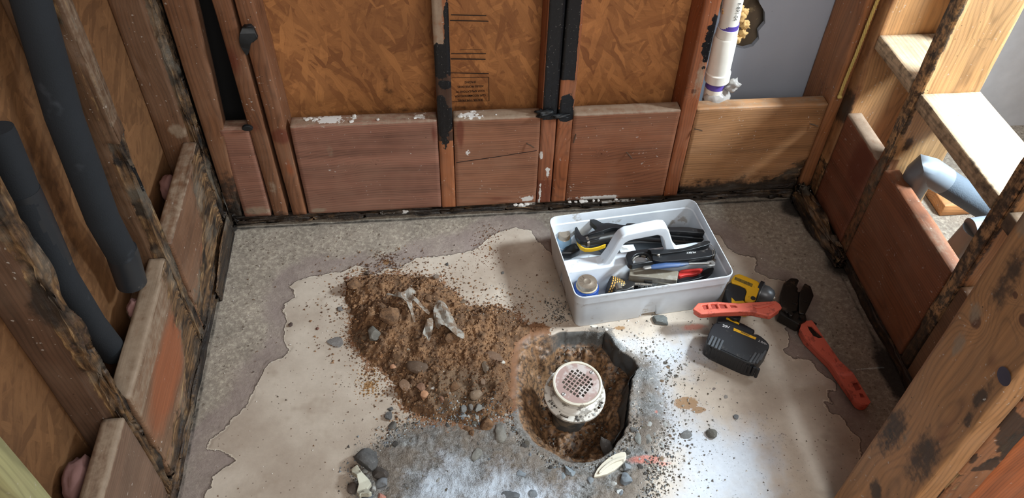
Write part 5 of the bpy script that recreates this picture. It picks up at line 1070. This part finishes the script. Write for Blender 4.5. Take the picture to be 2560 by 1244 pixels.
# white drain riser at the right of the back wall
Y = lambda u, v, y=.055: un(u, v, 1, y)
WPVC = simple('white_pipe', srgb(232, 226, 214), .35, grime=srgb(190, 176, 152), gs=20, gt=.62); PUR = simple('purple_primer', srgb(92, 74, 158), .4)
k = [Y(1845, -60), Y(1822, 62), Y(1815, 88), Y(1796, 176), Y(1792, 198), Y(1786, 216), Y(1776, 262)]
rp = empty('drain_riser', tuple(k[-1]), 'white plastic drain pipe with purple primer rings coming down the back wall', 'pipe')
MB().tube([k[0], k[1]+(k[2]-k[1])*.4], .0235, 32).build('upper_pipe', WPVC, rp, smooth=True)
MB().tube([k[1]-(k[2]-k[1])*.25, k[1]+(k[2]-k[1])*.3], .0240, 32).build('purple_ring', PUR, rp, smooth=True)
MB().tube([k[1]+(k[2]-k[1])*.2, k[2]], [.0255, .0262], 32).build('coupling_neck', WPVC, rp, smooth=True)
MB().tube([k[2], k[2]+(k[3]-k[2])*.05, k[3], k[3]+(k[4]-k[3])*.1, k[4]], [.0262, .0285, .0285, .0315, .0312], 32).build('coupling', WPVC, rp, smooth=True)
MB().tube([k[4], k[5]], .0240, 32).build('purple_ring', PUR, rp, smooth=True)
MB().tube([k[5], k[6]], .0238, 32).build('lower_pipe', WPVC, rp, smooth=True)
BAG = simple('cloudy_bag', srgb(178, 172, 166), .25, bump=.8, bs=60, Alpha=.75)
def lumpy(c, r, name, mat, lab=None, cat=None, parent=None, amp=.6, lvl=3, sc=2.2, seed=1):
    v, f = ICO[lvl]; v = v*(1+(fbm(v+seed*5.3, sc, 4, seed)-.5)[:, None]*amp*2); o = pydata(name, v*np.array(r)+np.array(c), f, mat, parent, True)
    return setp(o, lab, cat) if lab else o
lumpy(Y(1792, 240, .05)+np.array([0, 0, -.02]), (.036, .03, .042), 'plastic_bag', BAG, 'crumpled cloudy plastic wrapped around the foot of the white drain pipe', 'plastic bag', seed=4)
lumpy(Y(1832, 212, .04), (.016, .010, .014), 'tape_flag', BAG, 'little loose flap of clear plastic beside the purple ring', 'plastic bag', seed=9, amp=.9)
SPF = simple('spray_foam', srgb(196, 156, 98), .8, bump=.6, bs=60)
fo = empty('spray_foam', tuple(Y(1850, 80, .10)), 'yellow hardened spray foam around the drain pipe opening', 'foam')
for i, (u, v, r) in enumerate([(1845, 20, .012), (1852, 40, .015), (1860, 62, .012), (1856, 84, .011), (1846, 96, .011), (1812, 28, .008), (1816, 44, .006), (1862, 30, .010), (1838, 92, .008)]):
    lumpy(Y(u, v, .085 if u > 1830 else .05), (r, r*.7, r), 'foam_blob', SPF, parent=fo, seed=20+i, amp=1.0, lvl=3)
# grey pipes in the next room
GFO = simple('grey_foam', srgb(92, 102, 112), .8, bump=.7, bs=300); GTP = simple('grey_tape', srgb(128, 136, 144), .4, grime=srgb(176, 180, 184), gs=14, gt=.6)
def XY(u, v, y): return un(u, v, 1, y)
a = XY(2310, 420, -.30); g_ = empty('grey_pipe', tuple(a), 'grey foam-covered pipe bend seen through the right wall beneath the bright ledge', 'pipe')
b_ = XY(2530, 560, -.36); lo_ = a+np.array([-.0, .03, -.30])
MB().tube([a+(b_-a)*.16, b_], [.031, .030], 28).build('foam_sleeve', GFO, g_, smooth=True)
MB().tube([a+(b_-a)*.22, a+(b_-a)*.05, a, a+(lo_-a)*.05, a+(lo_-a)*.2, lo_], [.032, .033, .033, .0325, .031, .030], 28).build('taped_elbow', GTP, g_, smooth=True)
a = XY(2425, 575, -.46); h_ = empty('grey_pipe', tuple(a), 'second grey pipe end lower down behind the dark mouldy stud', 'pipe'); b_ = XY(2540, 560, -.46); lo_ = a+np.array([-.02, .02, -.24])
MB().tube([a, b_], [.027, .027], 24).build('foam_sleeve', GTP, h_, smooth=True); MB().tube([a+np.array([.01, 0, 0]), lo_], [.026, .026], 24).build('taped_drop', GTP, h_, smooth=True)
# next room shell
WALLW = simple('white_wall', srgb(206, 208, 212), .8)
fw = MB().box(1.66, 4.2, .285, .30, 0.0, 2.4).build('wall_far', WALLW); setp(fw, 'plain white wall of the next room', kind='structure')
fw2 = MB().box(4.2, 4.22, -3.2, .3, 0, 2.4).build('wall_right_far', WALLW); setp(fw2, 'far white wall of the next room', kind='structure')
lumber('sill_plate', 1.985, 3.2, -.10, -.005, .001, .040, srgb(206, 142, 84), lambda P: {}, .02, .002, 'clean orange sill board on the concrete of the next room', 'board')
lumber('stud', 1.80, 1.84, -.10, -.04, .0, 1.2, srgb(214, 168, 124), lambda P: {}, .03, .001, 'pale stud in the next room behind the bent grey pipe', 'stud')

# ================================================================ ROPE, RUBBER SCRAP, CHIPS, NAILS, LETTERING
ROPE = simple('yellow_rope', srgb(206, 178, 104), .8, bump=.5, bs=300)
r0 = X(2212, -30, 1.618); r1 = X(2150, 120, 1.616); r2 = X(2104, 238, 1.616)
rp_ = empty('rope', tuple(r2), 'thin yellow twisted rope hanging down the right back corner post', 'rope')
def helix(ph):
    pts = []; n = 150
    for i in range(n+1):
        t = i/n; p = r0*(1-t)**2+2*r1*t*(1-t)+r2*t*t; p = (r0+(r1-r0)*min(1, t*2)) if t < .5 else r1+(r2-r1)*(t-.5)*2
        a = ph+t*62; pts.append(tuple(p+np.array([-.004, 0, 0])+.0021*np.array([math.cos(a), math.sin(a), 0])+np.array([0, .0015*math.sin(t*9), 0])))
    return pts
for ph in (0, 2.09, 4.19): MB().tube(helix(ph), .0023, 6).build('strand', ROPE, rp_, smooth=True)
lumpy(r2+np.array([-.004, 0, -.004]), (.006, .006, .006), 'knot', ROPE, parent=rp_, seed=3, lvl=2)
RUB = simple('black_rubber', srgb(22, 24, 26), .5, bump=.4, bs=60)
def Fr(pts, y): return [tuple(un(u, v, 1, y)[[0, 2]]) for u, v in pts]
M_y = Matrix(((1, 0, 0, 0), (0, 0, 1, 0), (0, 1, 0, 0), (0, 0, 0, 1)))
rs = MB(M_y).plate(smoothloop(Fr([(598,84),(606,68),(618,62),(630,66),(642,88),(646,94),(636,106),(628,102),(624,128),(618,141),(610,124),(600,108)], -.010), 1), [], lambda x, z: -.013+.006*math.sin(x*300), lambda x, z: -.002+.004*math.sin(x*300)).build('rubber_scrap', RUB, None, bevel=.001)
setp(rs, 'torn black rubber scrap stuck between the paired studs at upper left', 'rubber scrap')
ds = MB(M_y).plate(smoothloop(Fr([(604,318),(612,312),(628,314),(634,322),(622,326),(608,324)], -.004), 1), [], -.008, .0).build('tar_dab', RUB, None, bevel=.001); setp(ds, 'small black tar dab at the top of the narrow left block', 'tar')
mbt = lumpy(un(1362, 284, 1, -.004), (.020, .010, .010), 'tar_lump', RUB, 'ragged black tar lump at the foot of the tarred stud above the blocks', 'tar', amp=1.0, seed=7)
mbt = lumpy(un(1400, 290, 1, -.002), (.024, .007, .006), 'tar_lump', RUB, 'thin black tar smear across both tarred studs above the blocks', 'tar', amp=.9, seed=12)
CHP = simple('plaster_chip', srgb(214, 208, 200), .8, bump=.4)
def chip(p, r, grp, lab):
    nr[0] += 1; v, f = rock_geo(nr[0], 1, .5, 4); o = pydata('plaster_chip', v*np.array([r*rnd.uniform(.8, 1.5), r, r*.5])+np.array(p)+np.array([0, 0, r*.3]), f, CHP, None, False); setp(o, lab, 'plaster chip', grp)
for u in (762, 775, 783, 790, 886, 880, 945, 1038, 1048, 1053, 800, 768): p = un(u, 297-(u-760)*.02, 2, .3285); chip((p[0], .006+.026*rnd.random(), .3285), rnd.uniform(.003, .007), 'plaster chips on the widest block', 'small white plaster chip on top of the widest back wall block')
for u in (1150, 1160, 1170, 1180, 1192, 1205, 1240): p = un(u, 287, 2, .3285); chip((p[0], .006+.026*rnd.random(), .3285), rnd.uniform(.003, .006), 'plaster chips on the square block', 'small white plaster chip on top of the square block beside the tarred stud')
for u in (1425, 1440, 1455, 1466, 1484, 1496, 1540, 1290, 1302, 1318): p = un(u, 503, 1, -.006); chip((p[0], -.004, .036), rnd.uniform(.004, .008), 'plaster chips on the bottom plate', 'white plaster chip lying on the blackened plate at the foot of the back wall')
NAIL = simple('rusty_nail', srgb(96, 78, 64), .5, .6)
def nail(p, d, L=.022):
    p = Vector(p); d = Vector(d).normalized(); o = MB().tube([p, p+d*L*.5, p+d*L+Vector((0, 0, -.002))], .0014, 6).build('bent_nail', NAIL, None, smooth=True)
    return o
for (u, v, dx, dz, lab) in [(1735, 322, 1, .1, 'bent nail sticking out at the left end of the pale block'), (2024, 309, 1, 0, 'bent nail near the right end of the pale block'), (1316, 358, 1, -.3, 'dark bent nail near the right edge of the square block'), (1566, 380, .7, -.6, 'pale bent nail in the middle of the smooth red-brown block'), (1440, 335, -.3, -.8, 'short nail at the left of the smooth red-brown block')]:
    setp(nail(un(u, v, 1, -.001), (dx, -.5, dz)), lab, 'nail')
# crack line across the square block: a real thin groove strip
q1, q2, q3 = un(1141, 406, 1, -.0006), un(1240, 392, 1, -.0006), un(1342, 376, 1, -.0006)
crk = MB().tube([q1, q2, q3], .0009, 5).build('crack', CR, None); par(crk, bpy.data.objects['blocking.002']) if 'blocking.002' in bpy.data.objects else None
# hole in near post
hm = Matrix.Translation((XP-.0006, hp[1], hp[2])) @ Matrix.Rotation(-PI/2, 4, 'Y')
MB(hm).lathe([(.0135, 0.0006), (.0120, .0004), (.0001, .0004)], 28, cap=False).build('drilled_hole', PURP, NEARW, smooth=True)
# boards' lettering
INK = simple('black_ink', srgb(34, 24, 18), .7)
def text(body, size, M, mat, parent=None, name='lettering', bold=.0, sx=1.0):
    cu = bpy.data.curves.new(name, 'FONT'); cu.body = body; cu.size = size; cu.offset = bold; cu.align_x = 'CENTER'; cu.align_y = 'CENTER'
    to = bpy.data.objects.new('t', cu); C.objects.link(to); bpy.context.view_layer.update()
    me = bpy.data.meshes.new_from_object(to.evaluated_get(bpy.context.evaluated_depsgraph_get())); bpy.data.objects.remove(to); me.materials.clear()
    o = mkobj(name, me, mat); o.matrix_basis = M @ Matrix.Diagonal((sx, 1, 1, 1))
    if parent: par(o, parent)
    return o
# frame whose text reads upside down on the back sheathing (facing the room)
FM = Matrix(((-1, 0, 0, 0), (0, 0, -1, 0), (0, -1, 0, 0), (0, 0, 0, 1)))
FM = Matrix.Rotation(PI, 4, 'Y') @ Matrix.Rotation(PI/2, 4, 'X')
SHB = bpy.data.objects['sheathing_board']
for s_, v in [('SPACING', 202), ('ASSURE PROPER PANEL', 213), ('ROOF APPLICATIONS TO', 225), ('CLIPS RECOMMENDED FOR', 236), ('SPACER-TYPE PANEL', 247)]:
    p = un(1176, v+3, 1, .0862); text(s_, .0088, Matrix.Translation((p[0], .0862, p[2])) @ FM, INK, SHB, sx=.72 if len(s_) > 17 else .8, bold=.0001)
p = un(1176, 62, 1, .0862)
def bar(u0, v0, u1, v1, th, name='printed_line'):
    a, b_ = un(u0, v0, 1, .0864), un(u1, v1, 1, .0864); d = (b_-a); n_ = np.array([-d[2], 0, d[0]]); n_ /= np.linalg.norm(n_); n_ *= th/2
    V = [a+n_, b_+n_, b_-n_, a-n_]; V = [(x[0], .0863, x[2]) for x in V]; pydata(name, V, [(0, 1, 2, 3), (3, 2, 1, 0)][:1], INK, SHB)
for a in [(1128, 37, 1216, 39, .0024), (1125, 51, 1221, 53, .0026), (1128, 134, 1215, 134, .0026), (1127, 147, 1214, 148, .0034), (1126, 182, 1222, 184, .0022), (1130, 194, 1222, 193, .0010), (1222, 193, 1223, 253, .0012), (1130, 254, 1223, 252, .0010), (1150, 124, 1206, 124, .0010)]: bar(*a)
for (u, v, s_) in [(1185, 92, '1 0 0 0'), (1188, 118, '10 41 04')]:
    p = un(u, v, 1, .0862); 
p = un(1846, 56, 1, .03)
# text on the white pipe, read top to bottom
PT = un(1843, 30, 1, .0305); ax_ = Vector(tuple(un(1836, 54, 1, .0305)-un(1849, 2, 1, .0305))).normalized()
yv = Vector((0, -1, 0)); zv = yv; xv = ax_; up = zv.cross(xv)
TMx = Matrix((( xv.x, up.x, zv.x, PT[0]), (xv.y, up.y, zv.y, PT[1]), (xv.z, up.z, zv.z, PT[2]), (0, 0, 0, 1)))
text('F-891-04', .0125, TMx, INK, rp)
def flat_text(s_, u0, v0, u1, v1, z, size, mat, parent, flip=False, sx=1.0, bold=0):
    a, b_ = at(u0, v0, z), at(u1, v1, z); an = math.atan2(b_[1]-a[1], b_[0]-a[0]); c = (a+b_)/2
    if flip: an += PI
    return text(s_, size, Matrix.Translation(tuple(c)) @ Matrix.Rotation(an, 4, 'Z'), mat, parent, sx=sx, bold=bold)
WHI = simple('white_print', srgb(206, 206, 204), .6)
q = Z4([(375, 512), (425, 528)]); flat_text('20V', *q[0], *q[1], .0530, .0105, WHI, bat, bold=.0002)
q = Z4([(648, 628), (692, 648)]); flat_text('2.0Ah', *q[0], *q[1], .0530, .0085, WHI, bat)
q = Z4([(510, 560), (575, 588)]); flat_text('DEWALT', *q[0], *q[1], .0532, .0052, BD, bat, bold=.0002)
q = Z8([(1290, 524), (1390, 518)]); flat_text('HUSKY', *q[0], *q[1], .1184, .0075, WHI, pc, flip=True, bold=.0001)
# trace of pink insulation peeking out
PK = simple('pink_insulation', srgb(128, 92, 86), .95, bump=.8, bs=80)
lumpy(un(425, 470, 0, -.02), (.02, .035, .03), 'insulation_tuft', PK, 'pink insulation tuft in the dark gap behind the rear left block', 'insulation', seed=5, amp=.4)
lumpy(un(335, 760, 0, -.005)+np.array([0, 0, -.01]), (.014, .02, .016), 'insulation_tuft', PK, 'pinkish tuft on the edge of the orange-faced left block', 'insulation', seed=6, amp=.5)
lumpy(un(196, 1200, 0, -.02), (.018, .04, .03), 'insulation_tuft', PK, 'pink insulation tuft at the bottom behind the frontmost left block', 'insulation', seed=8, amp=.4)
